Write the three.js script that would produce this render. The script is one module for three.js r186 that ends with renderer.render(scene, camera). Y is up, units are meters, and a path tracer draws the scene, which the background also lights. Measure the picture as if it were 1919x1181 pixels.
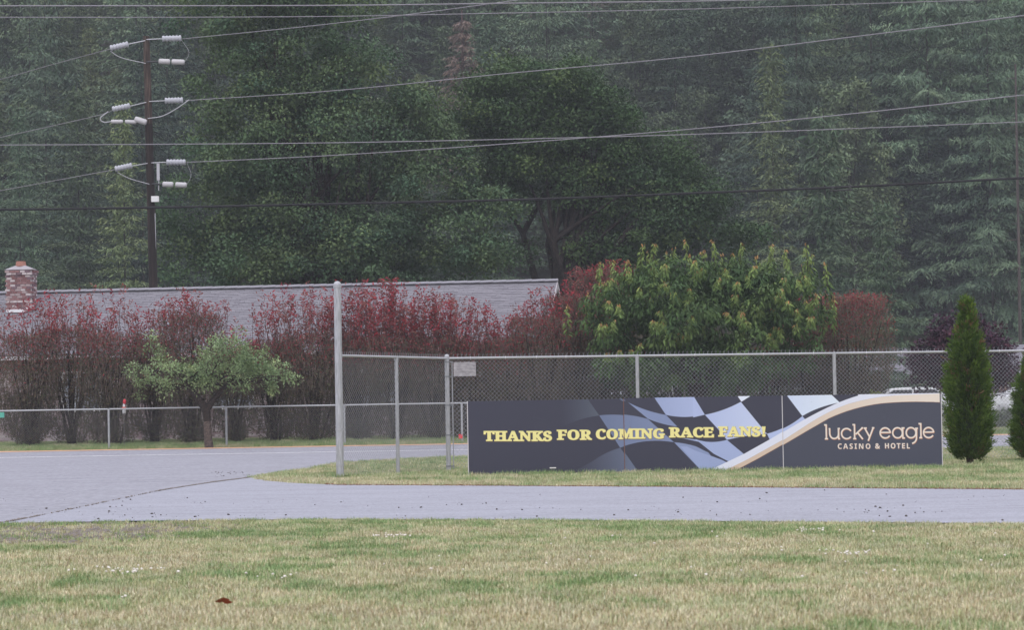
import * as THREE from 'three';
import { mergeGeometries } from 'three/addons/utils/BufferGeometryUtils.js';
import { ImprovedNoise } from 'three/addons/math/ImprovedNoise.js';

// ---------------------------------------------------------------- camera, sky, sun, exposure
const F = 5500, EYE = 1.0, ROLL = 0.0172, PITCH = Math.atan(180.5 / F);   // focal length in pixels of a 1919 x 1181 picture
const scene = new THREE.Scene();
const camera = new THREE.PerspectiveCamera(2 * Math.atan(590.5 / F) * 180 / Math.PI, 1919 / 1181, 0.5, 2000);
camera.rotation.order = 'YXZ';
camera.position.set(0, EYE, 0);
camera.rotation.set(PITCH, 0, -ROLL);
camera.focus = 50;
camera.userData.fStop = 9;
scene.add(camera);
const renderer = new THREE.WebGLRenderer({ antialias: true });
renderer.toneMapping = THREE.LinearToneMapping;
renderer.toneMappingExposure = 1.38;
renderer.shadowMap.enabled = true;
{ // overcast sky, a little brighter overhead than at the horizon
  const W = 128, H = 64, a = new Float32Array(W * H * 4);
  for (let y = 0; y < H; y++) for (let x = 0; x < W; x++) {
    const el = ((y + 0.5) / H - 0.5) * Math.PI, s = Math.max(0, Math.sin(el));
    const L = el > 0 ? 1.22 * (1 + 1.3 * s) / 2.3 : 0.5;
    const i = (y * W + x) * 4;
    a[i] = L * 0.985; a[i + 1] = L * 0.98; a[i + 2] = L * 1.10; a[i + 3] = 1;
  }
  const t = new THREE.DataTexture(a, W, H, THREE.RGBAFormat, THREE.FloatType);
  t.mapping = THREE.EquirectangularReflectionMapping; t.magFilter = THREE.LinearFilter; t.needsUpdate = true;
  scene.background = t; scene.environment = t;
}
const sun = new THREE.DirectionalLight(new THREE.Color(1, 0.97, 0.93), 0.8);
sun.position.set(-30, 85, 40); sun.target.position.set(0, 0, -60);
sun.shadow.radius = 60; sun.castShadow = true;
sun.shadow.camera.left = -150; sun.shadow.camera.right = 150; sun.shadow.camera.top = 150; sun.shadow.camera.bottom = -150; sun.shadow.camera.far = 500;
scene.add(sun, sun.target);
scene.fog = new THREE.FogExp2(new THREE.Color(0.86, 0.91, 1.0), 0.00050);

// ---------------------------------------------------------------- helpers
let rs = 1;
const seed = (n) => { rs = n | 0; };
const rnd = () => { rs = (rs + 0x6d2b79f5) | 0; let t = Math.imul(rs ^ (rs >>> 15), 1 | rs); t = (t + Math.imul(t ^ (t >>> 7), 61 | t)) ^ t; return ((t ^ (t >>> 14)) >>> 0) / 4294967296; };
const rr = (a, b) => a + (b - a) * rnd();
const gauss = () => (rnd() + rnd() + rnd() - 1.5) / 0.75;
const perlin = new ImprovedNoise();
const noise = (x, y, z = 0) => perlin.noise(x + 71.3, y + 13.7, z + 5.1);
const fbm = (x, y, z = 0) => noise(x, y, z) + 0.5 * noise(2 * x, 2 * y, z + 9) + 0.25 * noise(4 * x, 4 * y, z + 17);
const lerp = (a, b, t) => a + (b - a) * t, clamp = (x, a, b) => Math.min(b, Math.max(a, x));
const sst = (a, b, x) => { const t = clamp((x - a) / (b - a), 0, 1); return t * t * (3 - 2 * t); };
const V = (x, y, z) => new THREE.Vector3(x, y, z);
const cR = Math.cos(ROLL), sR = Math.sin(ROLL), cP = Math.cos(PITCH), sP = Math.sin(PITCH);
function ray(px, py) { // direction per metre of depth
  const u = px - 959.5, v = 590.5 - py, u0 = u * cR + v * sR, v0 = -u * sR + v * cR, z = F * cP - v0 * sP;
  return [u0 / z, (v0 * cP + F * sP) / z];
}
const at = (px, py, d) => { const [x, y] = ray(px, py); return V(x * d, EYE + y * d, -d); };
const onGround = (px, py, h = 0) => { const [x, y] = ray(px, py), d = (h - EYE) / y; return V(x * d, h, -d); };
const levelY = (px, py) => py + ROLL * (px - 959.5);      // row of the picture with the roll taken out
const ppm = (d) => F / d;                                // pixels per metre at a depth
const piecewise = (pts) => (x) => {
  if (x <= pts[0][0]) return pts[0][1];
  for (let i = 1; i < pts.length; i++) if (x <= pts[i][0]) return lerp(pts[i - 1][1], pts[i][1], (x - pts[i - 1][0]) / (pts[i][0] - pts[i - 1][0]));
  return pts[pts.length - 1][1];
};
const HEIGHTS = [[0, 0], [74, 0], [76.5, 0.007], [80, 0.13], [82.3, 0.115], [84, 0.17], [86, 0.22], [92, 0.3], [120, 0.45], [175, 0.8], [188, 2], [200, 7], [220, 17], [260, 37], [300, 56], [350, 74], [600, 140]];
const profile = piecewise(HEIGHTS);
const gy = (x, z) => profile(-z) + (z < -180 ? 3 * noise(x * 0.03, z * 0.03) * sst(180, 215, -z) : 0);

const used = {};
const numbered = (n) => { const k = used[n] = (used[n] ?? -1) + 1; return k ? `${n}_${String(k).padStart(3, '0')}` : n; };
function thing(name, label, category, pos = [0, 0, 0], group) {
  const o = new THREE.Group(); o.name = numbered(name); o.position.set(...pos);
  o.userData = { label, category }; if (group) o.userData.group = group;
  scene.add(o); return o;
}
function part(name, geo, mat, parent) {
  const m = new THREE.Mesh(geo, mat); m.name = name; m.castShadow = m.receiveShadow = true; parent.add(m); return m;
}
function single(name, geo, mat, label, category, group) {
  const m = part(numbered(name), geo, mat, scene); m.userData = { label, category }; if (group) m.userData.group = group; return m;
}
function struct(name, geo, mat) { const m = part(name, geo, mat, scene); m.userData.kind = 'structure'; return m; }
const rgb = (r, g, b) => new THREE.Color().setRGB(r, g, b);
const std = (c, roughness = 0.9, o = {}) => new THREE.MeshStandardMaterial({ color: c, roughness, ...o });
function cylBetween(a, b, r0, r1 = r0, seg = 8) {
  const d = b.clone().sub(a), g = new THREE.CylinderGeometry(r1, r0, d.length(), seg);
  g.translate(0, d.length() / 2, 0);
  g.applyQuaternion(new THREE.Quaternion().setFromUnitVectors(V(0, 1, 0), d.normalize())); g.translate(a.x, a.y, a.z);
  return g;
}
const bx = (w, h, d, x = 0, y = 0, z = 0) => new THREE.BoxGeometry(w, h, d).translate(x, y, z);
const merged = (list) => mergeGeometries(list.map((g) => { const k = g.index ? g.toNonIndexed() : g; for (const n of Object.keys(k.attributes)) if (!['position', 'normal', 'uv'].includes(n)) k.deleteAttribute(n); return k; }));

// leaves, needles and blades: many small folded faces in one geometry
class Leaves {
  constructor() { this.n = []; this.p = []; this.c = []; this.i = []; }
  leaf(o, d, side, len, wid, col, bend = 0, round = null) { // o base, d direction, side across; a diamond of two triangles
    const k = this.p.length / 3;
    const mx = o.x + d.x * len * 0.45, my = o.y + d.y * len * 0.45 , mz = o.z + d.z * len * 0.45, w = wid / 2;
    this.p.push(o.x, o.y, o.z, mx + side.x * w, my + side.y * w, mz + side.z * w, o.x + d.x * len, o.y + d.y * len - bend, o.z + d.z * len, mx - side.x * w, my - side.y * w, mz - side.z * w);
    let nx = side.y * d.z - side.z * d.y, ny = side.z * d.x - side.x * d.z, nz = side.x * d.y - side.y * d.x, flip = false;
    if (round) {
      flip = nx * round.x + ny * round.y + nz * round.z < 0; const q = flip ? -0.5 : 0.5;
      nx = nx * q + round.x * 0.6; ny = ny * q + round.y * 0.6; nz = nz * q + round.z * 0.6; const l = Math.hypot(nx, ny, nz) || 1; nx /= l; ny /= l; nz /= l;
    }
    for (let j = 0; j < 4; j++) { this.n.push(nx, ny, nz); this.c.push(col[0], col[1], col[2]); }
    if (flip) this.i.push(k, k + 2, k + 1, k, k + 3, k + 2); else this.i.push(k, k + 1, k + 2, k, k + 2, k + 3);
  }
  quad(a, b, c, d, col) {
    const k = this.p.length / 3, N = b.clone().sub(a).cross(d.clone().sub(a)); if (N.lengthSq() < 1e-14) N.copy(b.clone().sub(a).cross(c.clone().sub(a))); N.normalize();
    for (const v of [a, b, c, d]) { this.p.push(v.x, v.y, v.z); this.n.push(N.x, N.y, N.z); this.c.push(col[0], col[1], col[2]); }
    this.i.push(k, k + 1, k + 2, k, k + 2, k + 3);
  }
  build() {
    const g = new THREE.BufferGeometry();
    g.setAttribute('position', new THREE.Float32BufferAttribute(this.p, 3)); g.setAttribute('normal', new THREE.Float32BufferAttribute(this.n, 3));
    g.setAttribute('color', new THREE.Float32BufferAttribute(this.c, 3)); g.setIndex(this.i); return g;
  }
}
const dirRnd = (up = 0) => { const v = V(gauss(), gauss() + up, gauss()); return v.lengthSq() < 1e-4 ? V(0, 1, 0) : v.normalize(); };
const across = (d) => { const v = V(gauss(), gauss(), gauss()).cross(d); return v.lengthSq() < 1e-6 ? V(1, 0, 0) : v.normalize(); };
const vary = (c, s) => { const k = 1 + gauss() * s, h = gauss() * s * 0.35; return [Math.max(0.004, c[0] * (k + h)), Math.max(0.004, c[1] * k), Math.max(0.004, c[2] * (k - h))]; };
const mixc = (a, b, t) => [lerp(a[0], b[0], t), lerp(a[1], b[1], t), lerp(a[2], b[2], t)];
const LEAF = new THREE.MeshPhysicalMaterial({ color: 0xffffff, vertexColors: true, roughness: 0.9, specularIntensity: 0.3, transmission: 0.18, side: THREE.DoubleSide });
const NEEDLE = new THREE.MeshStandardMaterial({ color: 0xffffff, vertexColors: true, roughness: 1, side: THREE.DoubleSide });

// ---------------------------------------------------------------- textures
function dataTex(w, h, fn, srgb) {
  const a = new Uint8Array(w * h * 4);
  for (let y = 0; y < h; y++) for (let x = 0; x < w; x++) { const c = fn(x / w, y / h, x, y), i = (y * w + x) * 4; for (let k = 0; k < 3; k++) a[i + k] = clamp(c[k] * 255, 0, 255); a[i + 3] = 255; }
  const t = new THREE.DataTexture(a, w, h); t.magFilter = THREE.LinearFilter; t.wrapS = t.wrapT = THREE.RepeatWrapping; if (srgb) t.colorSpace = THREE.SRGBColorSpace; t.needsUpdate = true; return t;
}
// noise that tiles: blend of four shifted copies
const tile = (fn, u, v, s) => { const x = u * s, y = v * s; return (fn(x, y) * (1 - u) * (1 - v) + fn(x - s, y) * u * (1 - v) + fn(x, y - s) * (1 - u) * v + fn(x - s, y - s) * u * v) / Math.sqrt((1 - u) ** 2 * (1 - v) ** 2 + u * u * (1 - v) ** 2 + (1 - u) ** 2 * v * v + u * u * v * v); };
seed(11);
function paving(w, h, base, X0, X1, D0, D1, seedN, o) { // one sheet of worn asphalt, drawn to its real size
  const cv = document.createElement('canvas'); cv.width = w; cv.height = h; const c = cv.getContext('2d'), im = c.createImageData(w, h); seed(seedN);
  for (let y = 0; y < h; y++) for (let x = 0; x < w; x++) {
    const wx = lerp(X0, X1, x / w), wd = lerp(D1, D0, y / h);
    const n = fbm(wx * 0.5, wd * 0.9, 2) * 0.035 + fbm(wx * 0.35, wd * 3.2, 6) * o.streak + noise(wx * 5, wd * 5, 9) * 0.02 + (rnd() - 0.5) * o.grain + (rnd() < 0.02 ? -0.2 * rnd() : 0), k = 255 * (1 + n), i = (y * w + x) * 4;
    im.data[i] = clamp(base[0] * k, 0, 255); im.data[i + 1] = clamp(base[1] * k, 0, 255); im.data[i + 2] = clamp(base[2] * k, 0, 255); im.data[i + 3] = 255;
  }
  c.putImageData(im, 0, 0);
  for (let i = 0; i < o.cracks; i++) { // cracks and scrape marks that run along the driving direction
    let x = rr(0, w), y = rr(0, h); c.strokeStyle = `rgba(45,42,50,${rr(0.15, 0.5)})`; c.lineWidth = rr(0.6, 1.8); c.beginPath(); c.moveTo(x, y);
    for (let k = 0; k < rr(4, 22); k++) { x += rr(4, 18); y += gauss() * 1.6; c.lineTo(x, y); } c.stroke();
  }
  for (let i = 0; i < o.spots; i++) { c.fillStyle = `rgba(50,46,52,${rr(0.08, 0.3)})`; c.beginPath(); c.ellipse(rr(0, w), rr(0, h), rr(1, 7), rr(0.6, 2.5), 0, 0, 6.3); c.fill(); }
  const t = new THREE.CanvasTexture(cv); t.colorSpace = THREE.SRGBColorSpace; t.repeat.set(1 / (X1 - X0), 1 / (D1 - D0)); t.offset.set(-X0 / (X1 - X0), -D0 / (D1 - D0)); t.wrapS = t.wrapT = THREE.MirroredRepeatWrapping; return t;
}
const pathTex = paving(2048, 1024, [0.582, 0.587, 0.625], -14, 18, 23, 46, 12, { streak: 0.04, grain: 0.2, cracks: 170, spots: 900 }), roadTex = paving(1536, 1024, [0.56, 0.56, 0.592], -30, 30, 24, 84, 13, { streak: 0.03, grain: 0.24, cracks: 130, spots: 1400 });
const soilTex = dataTex(512, 512, (u, v) => {
  const n = tile((x, y) => fbm(x, y, 4), u, v, 10) * 0.5 + 0.5 + (rnd() - 0.5) * 0.35;
  const c = mixc([0.36, 0.35, 0.2], [0.60, 0.54, 0.37], clamp(n, 0, 1)); return c;
}, true);
const galvTex = dataTex(256, 256, (u, v) => { const k = 0.68 + tile((x, y) => fbm(x, y, 8), u, v, 14) * 0.10 + (rnd() - 0.5) * 0.05; return [k, k * 1.01, k * 1.03]; }, true);
const barkTex = dataTex(256, 256, (u, v) => { const k = 0.55 + tile((x, y) => fbm(x * 3, y * 0.5, 2), u, v, 8) * 0.35 + (rnd() - 0.5) * 0.2; return [k, k * 0.93, k * 0.88]; }, true);
const GALV = std(0xffffff, 0.5, { map: galvTex, metalness: 0.25 });
const WIRE = std(rgb(0.33, 0.34, 0.36), 0.6, { metalness: 0.2 });
const WIRE_OLD = std(rgb(0.2, 0.2, 0.21), 0.7, { metalness: 0.2 });
const DARKSTEEL = std(rgb(0.06, 0.06, 0.065), 0.6, { metalness: 0.4 });
const bark = (r, g, b) => std(rgb(r, g, b), 0.95, { map: barkTex });

// ---------------------------------------------------------------- ground, road, path
const groundPts = (list, h = 0) => list.map(([px, py]) => onGround(px, py, h));
const edge = (list) => { const g = groundPts(list).map((v) => [v.x, -v.z]).sort((a, b) => a[0] - b[0]); return piecewise(g); };
const TIP = onGround(470, 897);
const nearEdge = edge([[-600, 1001], [0, 984], [240, 979.5], [640, 976], [900, 977], [1280, 979.5], [1919, 984.5], [2500, 990]]);
const farEdge = edge([[470, 897], [500, 903], [560, 908], [640, 911], [900, 912.5], [1279, 915], [1600, 917.5], [1919, 920], [2500, 925]]);
const islandBack = edge([[470, 896.5], [520, 888], [580, 879], [635, 868.5], [740, 862], [838, 857], [960, 855], [1870, 840], [2500, 830]]);
const seam = edge([[0, 984], [60, 973], [170, 950], [300, 922], [400, 906], [470, 897]]);
const SEAM0 = onGround(0, 984).x;
function sheet(xs, cols, lift, uvScale) { // a grid of columns, each with its own depths
  const p = [], uv = [], idx = [], n = cols[0].length;
  cols.forEach((ds, i) => ds.forEach((d) => { p.push(xs[i], gy(xs[i], -d) + lift, -d); uv.push(xs[i] * uvScale, d * uvScale); }));
  for (let i = 0; i + 1 < xs.length; i++) for (let j = 0; j + 1 < n; j++) { const a = i * n + j; idx.push(a, a + n, a + 1, a + 1, a + n, a + n + 1); }
  const g = new THREE.BufferGeometry(); g.setAttribute('position', new THREE.Float32BufferAttribute(p, 3)); g.setAttribute('uv', new THREE.Float32BufferAttribute(uv, 2)); g.setIndex(idx); g.computeVertexNormals(); return g;
}
{
  const xs = []; for (let x = -420; x <= 420; x += Math.abs(x) < 60 ? 4 : 30) xs.push(x);
  const ds = [-120, -40, 0, 12, 20, 28, 40, 60, 66]; for (const h of HEIGHTS) if (h[0] > 66) ds.push(h[0]);
  for (let d = 182; d < 350; d += 9) ds.push(d);
  ds.sort((a, b) => a - b);
  const lo = ds.filter((d) => d <= 92), mid = ds.filter((d) => d >= 92 && d <= 190), hi = ds.filter((d) => d >= 190);
  struct('ground', sheet(xs, xs.map(() => lo), 0, 1 / 3), std(0xffffff, 1, { map: soilTex }));
  struct('yard_ground', sheet(xs, xs.map(() => mid), 0, 1 / 3), std(rgb(0.3, 0.42, 0.2), 1, { map: soilTex }));
  struct('hillside', sheet(xs, xs.map(() => hi), 0, 1 / 5), std(rgb(0.2, 0.2, 0.13), 1, { map: soilTex }));
}
{
  const xs = [], cols = [];
  for (let x = -70; x <= 70; x += x > -12 && x < 14 ? 0.25 : 2) {
    const n = x < TIP.x ? nearEdge(x) + 0.25 : islandBack(x), c = [n]; xs.push(x);
    for (const k of [0.2, 0.4, 0.6, 0.8]) c.push(lerp(n, 74, k));
    c.push(74, 76.5, 78, 80, 82.3); cols.push(c);
  }
  struct('road', sheet(xs, cols, 0.012, 1), std(0xffffff, 0.85, { map: roadTex }));
  const strip = (d0, d1) => { const X = [], C = []; for (let x = -70; x <= 70; x += 2) { X.push(x); C.push([d0, d1]); } return sheet(X, C, 0.017, 0.3); };
  struct('road_edge_marking', strip(76.25, 76.55), std(rgb(0.88, 0.88, 0.88), 0.6));
  struct('road_centre_marking', merged([strip(79.6, 79.8), strip(79.88, 80.08)]), std(rgb(0.9, 0.5, 0.24), 0.7));
}
{
  const xs = [], cols = [];
  const add = (x, a, b) => { xs.push(x); cols.push([a, lerp(a, b, 0.33), lerp(a, b, 0.66), b]); };
  for (let x = SEAM0 + 0.05; x < TIP.x; x += 0.15) add(x, nearEdge(x), Math.max(nearEdge(x) + 0.02, seam(x) + 0.12 * noise(x * 3, 1)));
  for (let x = TIP.x; x < 20; x += 0.25) add(x, nearEdge(x), farEdge(x));
  struct('path', sheet(xs, cols, 0.016, 1), std(0xffffff, 0.75, { map: pathTex }));
}

// ---------------------------------------------------------------- lawn grass
function tuftGeo(s, n, spread, h0, h1, lean, cols) {
  seed(s); const L = new Leaves();
  for (let i = 0; i < n; i++) {
    const a = rr(0, 6.283), r = spread * Math.sqrt(rnd()), o = V(Math.cos(a) * r, -0.004, Math.sin(a) * r);
    const h = rr(h0, h1), ang = rr(0, 6.283), tilt = lean * Math.abs(gauss()), d = V(Math.cos(ang) * tilt, 1, Math.sin(ang) * tilt).normalize();
    const sd = V(-Math.sin(ang), 0, Math.cos(ang)), w = rr(0.003, 0.0055), col = vary(cols[Math.floor(rnd() * cols.length)], 0.14);
    const m = o.clone().addScaledVector(d, h * 0.6), tip = m.clone().addScaledVector(d.clone().add(V(Math.cos(ang) * 0.5 * lean, -0.2, Math.sin(ang) * 0.5 * lean)).normalize(), h * 0.5);
    L.quad(o.clone().addScaledVector(sd, -w / 2), o.clone().addScaledVector(sd, w / 2), m.clone().addScaledVector(sd, w * 0.42), m.clone().addScaledVector(sd, -w * 0.42), col);
    L.quad(m.clone().addScaledVector(sd, -w * 0.42), m.clone().addScaledVector(sd, w * 0.42), tip, tip, col);
  }
  return L.build();
}
const STRAW = [[0.65, 0.59, 0.39], [0.74, 0.67, 0.47], [0.57, 0.53, 0.31], [0.50, 0.50, 0.29], [0.38, 0.30, 0.20]], MIXED = [[0.41, 0.45, 0.24], [0.34, 0.40, 0.20], [0.58, 0.54, 0.35], [0.46, 0.47, 0.27]], GREEN = [[0.21, 0.32, 0.125], [0.26, 0.36, 0.15], [0.34, 0.41, 0.19], [0.19, 0.29, 0.11]];
function lawn(name, label, dMin, dMax, density, opts) {
  const root = thing(name, label, 'grass'); root.userData.kind = 'stuff'; delete root.userData.category; root.userData.category = 'grass';
  const sets = [STRAW, MIXED, GREEN].flatMap((c, k) => [0, 1].map((v) => ({ geo: tuftGeo(100 + k * 10 + v, opts.blades, opts.spread, opts.h[0] * (k === 2 ? 1.15 : 1), opts.h[1] * (k === 2 ? 1.2 : 1), 0.55, c), at: [] })));
  seed(opts.seed);
  for (let d = dMin; d < dMax; d += 0.25) {
    const half = d * 0.19 + 0.8, n = density(d) * 0.25 * 2 * half;
    for (let i = 0; i < n; i++) {
      const x = rr(-half, half), z = -(d + rnd() * 0.25);
      if (!opts.inside(x, -z)) continue;
      const m = fbm(x * 0.6, z * 0.5, 1) * 0.6 + fbm(x * 2.9, z * 1.7, 7) * 0.55 + (rnd() - 0.5) * 0.5 + opts.green(x, -z);
      if (opts.bare && fbm(x * 2.2, z * 1.6, 40) > opts.bare && rnd() < 0.75) continue;
      const k = m > 0.45 ? 2 : m > 0.0 ? 1 : 0, s = sets[k * 2 + (rnd() < 0.5 ? 0 : 1)];
      const sc = rr(0.75, 1.2) * (opts.tall ? opts.tall(x, -z) : 1);
      s.at.push([x, gy(x, z) + 0.001, z, rr(0, 6.283), sc, 0.95 + 0.14 * fbm(x * 1.3, z * 1.1, 30) + 0.09 * gauss(), gauss() * 0.04]);
    }
  }
  const mat = new THREE.MeshStandardMaterial({ color: 0xffffff, vertexColors: true, roughness: 0.9, side: THREE.DoubleSide }), M = new THREE.Matrix4(), Q = new THREE.Quaternion(), C = new THREE.Color();
  for (const s of sets) {
    if (!s.at.length) continue;
    const im = new THREE.InstancedMesh(s.geo, mat, s.at.length); im.name = 'grass_tuft'; im.userData.kind = 'stuff'; im.castShadow = im.receiveShadow = true;
    s.at.forEach((a, i) => { M.compose(V(a[0], a[1], a[2]), Q.setFromAxisAngle(V(0, 1, 0), a[3]), V(a[4], a[4], a[4])); im.setMatrixAt(i, M); im.setColorAt(i, C.setRGB(a[5] + a[6], a[5], a[5] - a[6])); });
    root.add(im);
  }
  return root;
}
const dirtAt = (x, d) => { const g = onGround(110, 1000); return Math.hypot((x - g.x) / 1.7, (d + g.z) / 2.6); };
lawn('foreground_grass', 'dry patchy lawn of straw and green grass in front of the path', 12.2, 28, (d) => 230, {
  seed: 21, blades: 24, spread: 0.065, h: [0.014, 0.042], bare: 0.62, green: (x, d) => 0.11 + 0.22 * sst(21, 26, d) - 0.15 * sst(15, 12.5, d),
  inside: (x, d) => d < nearEdge(x) + 0.03 + 0.12 * noise(x * 3, 2) && (dirtAt(x, d) > 0.95 + 0.6 * noise(x * 2.2, d * 2.2) + 0.35 * (rnd() - 0.5) || rnd() < 0.14),
});
lawn('verge_grass', 'short green verge under the banner and along the chain-link fence', 33, 66, (d) => (d < 50 ? 95 : 40), {
  seed: 22, blades: 24, spread: 0.085, h: [0.03, 0.07], green: (x, d) => 0.2 + 0.14 * sst(41, 45, d) - 0.35 * sst(0.4, -2.6, x) * sst(50, 40, d) ,
  inside: (x, d) => x > TIP.x && d > farEdge(x) - 0.04 - 0.1 * noise(x * 3, 5) && d < islandBack(x) + 0.25 * noise(x * 2, 4),
  tall: (x, d) => 1 + 0.35 * sst(44.8, 45.4, d) * sst(46.6, 46, d),
});
lawn('yard_grass', 'green yard grass under the red hedge beyond the road', 82.3, 90, () => 45, {
  seed: 23, blades: 22, spread: 0.10, h: [0.04, 0.1], green: () => 0.5, inside: () => true,
});

// loose stones on the asphalt, dark gravel in the bare patch, clover heads
function scatter(name, label, category, geo, mat, list) {
  const im = new THREE.InstancedMesh(geo, mat, list.length); im.name = numbered(name); im.userData = { label, category, kind: 'stuff' }; im.castShadow = im.receiveShadow = true;
  const M = new THREE.Matrix4(), Q = new THREE.Quaternion();
  list.forEach((a, i) => { M.compose(a.p, Q.setFromEuler(new THREE.Euler(rr(-0.5, 0.5), rr(0, 6), rr(-0.5, 0.5))), V(a.s * rr(0.8, 1.3), a.s * rr(0.5, 0.9), a.s * rr(0.8, 1.3))); im.setMatrixAt(i, M); });
  scene.add(im); return im;
}
{
  seed(31); const st = [];
  for (let i = 0; i < 620; i++) {
    const px = rr(-20, 1940), py = 918 + 62 * Math.pow(rnd(), 0.6), g = onGround(px, py, 0.022), d = -g.z;
    if (noise(g.x * 0.9, d * 0.5, 3) + (px < 500 ? 0.18 : 0) < -0.02 + rnd() * 0.35) continue;
    if (d > nearEdge(g.x) + 0.05) st.push({ p: g, s: Math.pow(rnd(), 4) * 0.010 + 0.004 });
  }
  for (let i = 0; i < 26; i++) { const g = onGround(rr(395, 470), rr(884, 896), 0.014); st.push({ p: g, s: rr(0.006, 0.018) }); }
  scatter('loose_stones', 'scattered small dark stones and clods on the pale asphalt path', 'stones', new THREE.IcosahedronGeometry(1, 1), std(rgb(0.10, 0.09, 0.085), 0.95), st);
  const gr = [];
  for (let i = 0; i < 11000; i++) { const g = onGround(rr(-60, 520), rr(980, 1026)), k = dirtAt(g.x, -g.z) + 0.25 * noise(g.x * 1.5, g.z * 1.5); if (-g.z < nearEdge(g.x) + 0.06 && k < rr(0.15, 1.25)) gr.push({ p: g, s: Math.pow(rnd(), 2) * 0.016 + 0.004 }); }
  for (let i = 0; i < 1300; i++) { const x = lerp(SEAM0, TIP.x, rnd()), d = seam(x) + 0.12 * noise(x * 3, 1) + gauss() * 0.05 * (1 + 2 * rnd()); gr.push({ p: V(x, 0.022, -d), s: Math.pow(rnd(), 3) * 0.014 + 0.003 }); }
  for (let i = 0; i < 2500; i++) { const px = rr(-60, 420), g = onGround(px, rr(980, 990)); if (Math.abs(nearEdge(g.x) + g.z) < 0.35 * rnd()) gr.push({ p: g, s: Math.pow(rnd(), 2) * 0.02 + 0.005 }); }
  scatter('gravel', 'dark gravel in the bare patch at the corner of the path', 'gravel', new THREE.IcosahedronGeometry(1, 0), std(rgb(0.21, 0.185, 0.165), 0.95), gr);
  const nl = [];
  for (let i = 0; i < 2600; i++) { const px = rr(600, 1940), g0 = onGround(px, 914), x = g0.x, d = farEdge(x) + gauss() * 0.12; nl.push({ p: V(x, 0.02, -d), s: rr(0.008, 0.02) }); }
  scatter('needle_litter', 'rust brown needle litter along the far edge of the path', 'litter', new THREE.ConeGeometry(0.35, 2.4, 3).rotateZ(1.5), std(rgb(0.24, 0.12, 0.07), 1), nl);
}
{
  seed(41); const L = [];
  const cl = [[183, 1062], [193, 1063], [204, 1063], [217, 1067], [222, 1065], [260, 1060], [258, 1067], [284, 1065], [296, 1065], [303, 1065], [309, 1065], [335, 1071], [230, 1119], [236, 1117], [462, 1074], [483, 1080], [512, 1076], [529, 1083], [534, 1080], [545, 1077], [556, 1074], [200, 1071], [240, 1072], [250, 1073], [130, 1069], [140, 1067]];
  for (const [a, b] of cl) L.push([a, b]);
  for (let i = 0; i < 16; i++) L.push([rr(1490, 1550), 992 + gauss() * 3]);
  for (let i = 0; i < 20; i++) L.push([1590 + gauss() * 40, 1035 + gauss() * 4]);
  for (let i = 0; i < 24; i++) L.push([735 + gauss() * 40, 1003 + gauss() * 2]);
  for (let i = 0; i < 40; i++) L.push([rr(640, 1900), rr(990, 1080)]);
  for (let i = 0; i < 14; i++) L.push([240 + gauss() * 40, 1069 + gauss() * 4]);
  scatter('clover_flowers', 'small white clover heads dotted through the dry lawn', 'clover flowers', new THREE.IcosahedronGeometry(1, 1), std(rgb(0.78, 0.74, 0.68), 0.9), L.map(([a, b]) => ({ p: onGround(a, b, 0.055), s: rr(0.005, 0.0085) })));
  // a rusty dead leaf lying in the grass
  const g = onGround(414, 1128, 0.04), leaf = new Leaves();
  for (let i = 0; i < 5; i++) leaf.leaf(V(g.x - 0.03 + i * 0.012, 0.04 + 0.006 * (i % 3), g.z), V(0.9, 0.15 - 0.08 * i, 0.2 * (i - 2)).normalize(), V(-0.15, 0.75, 0.6).normalize(), 0.055, 0.03, [0.22 + 0.03 * i, 0.075, 0.035]);
  single('dead_leaf', leaf.build(), LEAF, 'rust brown dead leaf lying in the dry lawn', 'leaf');
  // two dry weed stalks near the gravel
  for (const [px, py, h, t, lab] of [[113, 1064, 0.075, 0.0, 'upright dry weed stalk near the gravel patch'], [126, 1064, 0.07, 0.35, 'slanting dry weed stalk near the gravel patch']]) {
    const b = onGround(px, py), tip = b.clone().add(V(t * h, h * 1.05, 0)), o = thing('weed_stalk', lab, 'weed', [b.x, 0, b.z]);
    part('stem', cylBetween(V(0, 0, 0), tip.clone().sub(b), 0.0022, 0.0014, 5), std(rgb(0.2, 0.13, 0.08)), o);
    const sh = new Leaves(); for (let i = 0; i < 14; i++) { const q = tip.clone().sub(b).multiplyScalar(rr(0.6, 1.03)); sh.leaf(q, dirRnd(0.8), across(V(0, 1, 0)), 0.008, 0.004, [0.22, 0.15, 0.09]); }
    part('seed_head', sh.build(), LEAF, o);
  }
}

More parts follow.
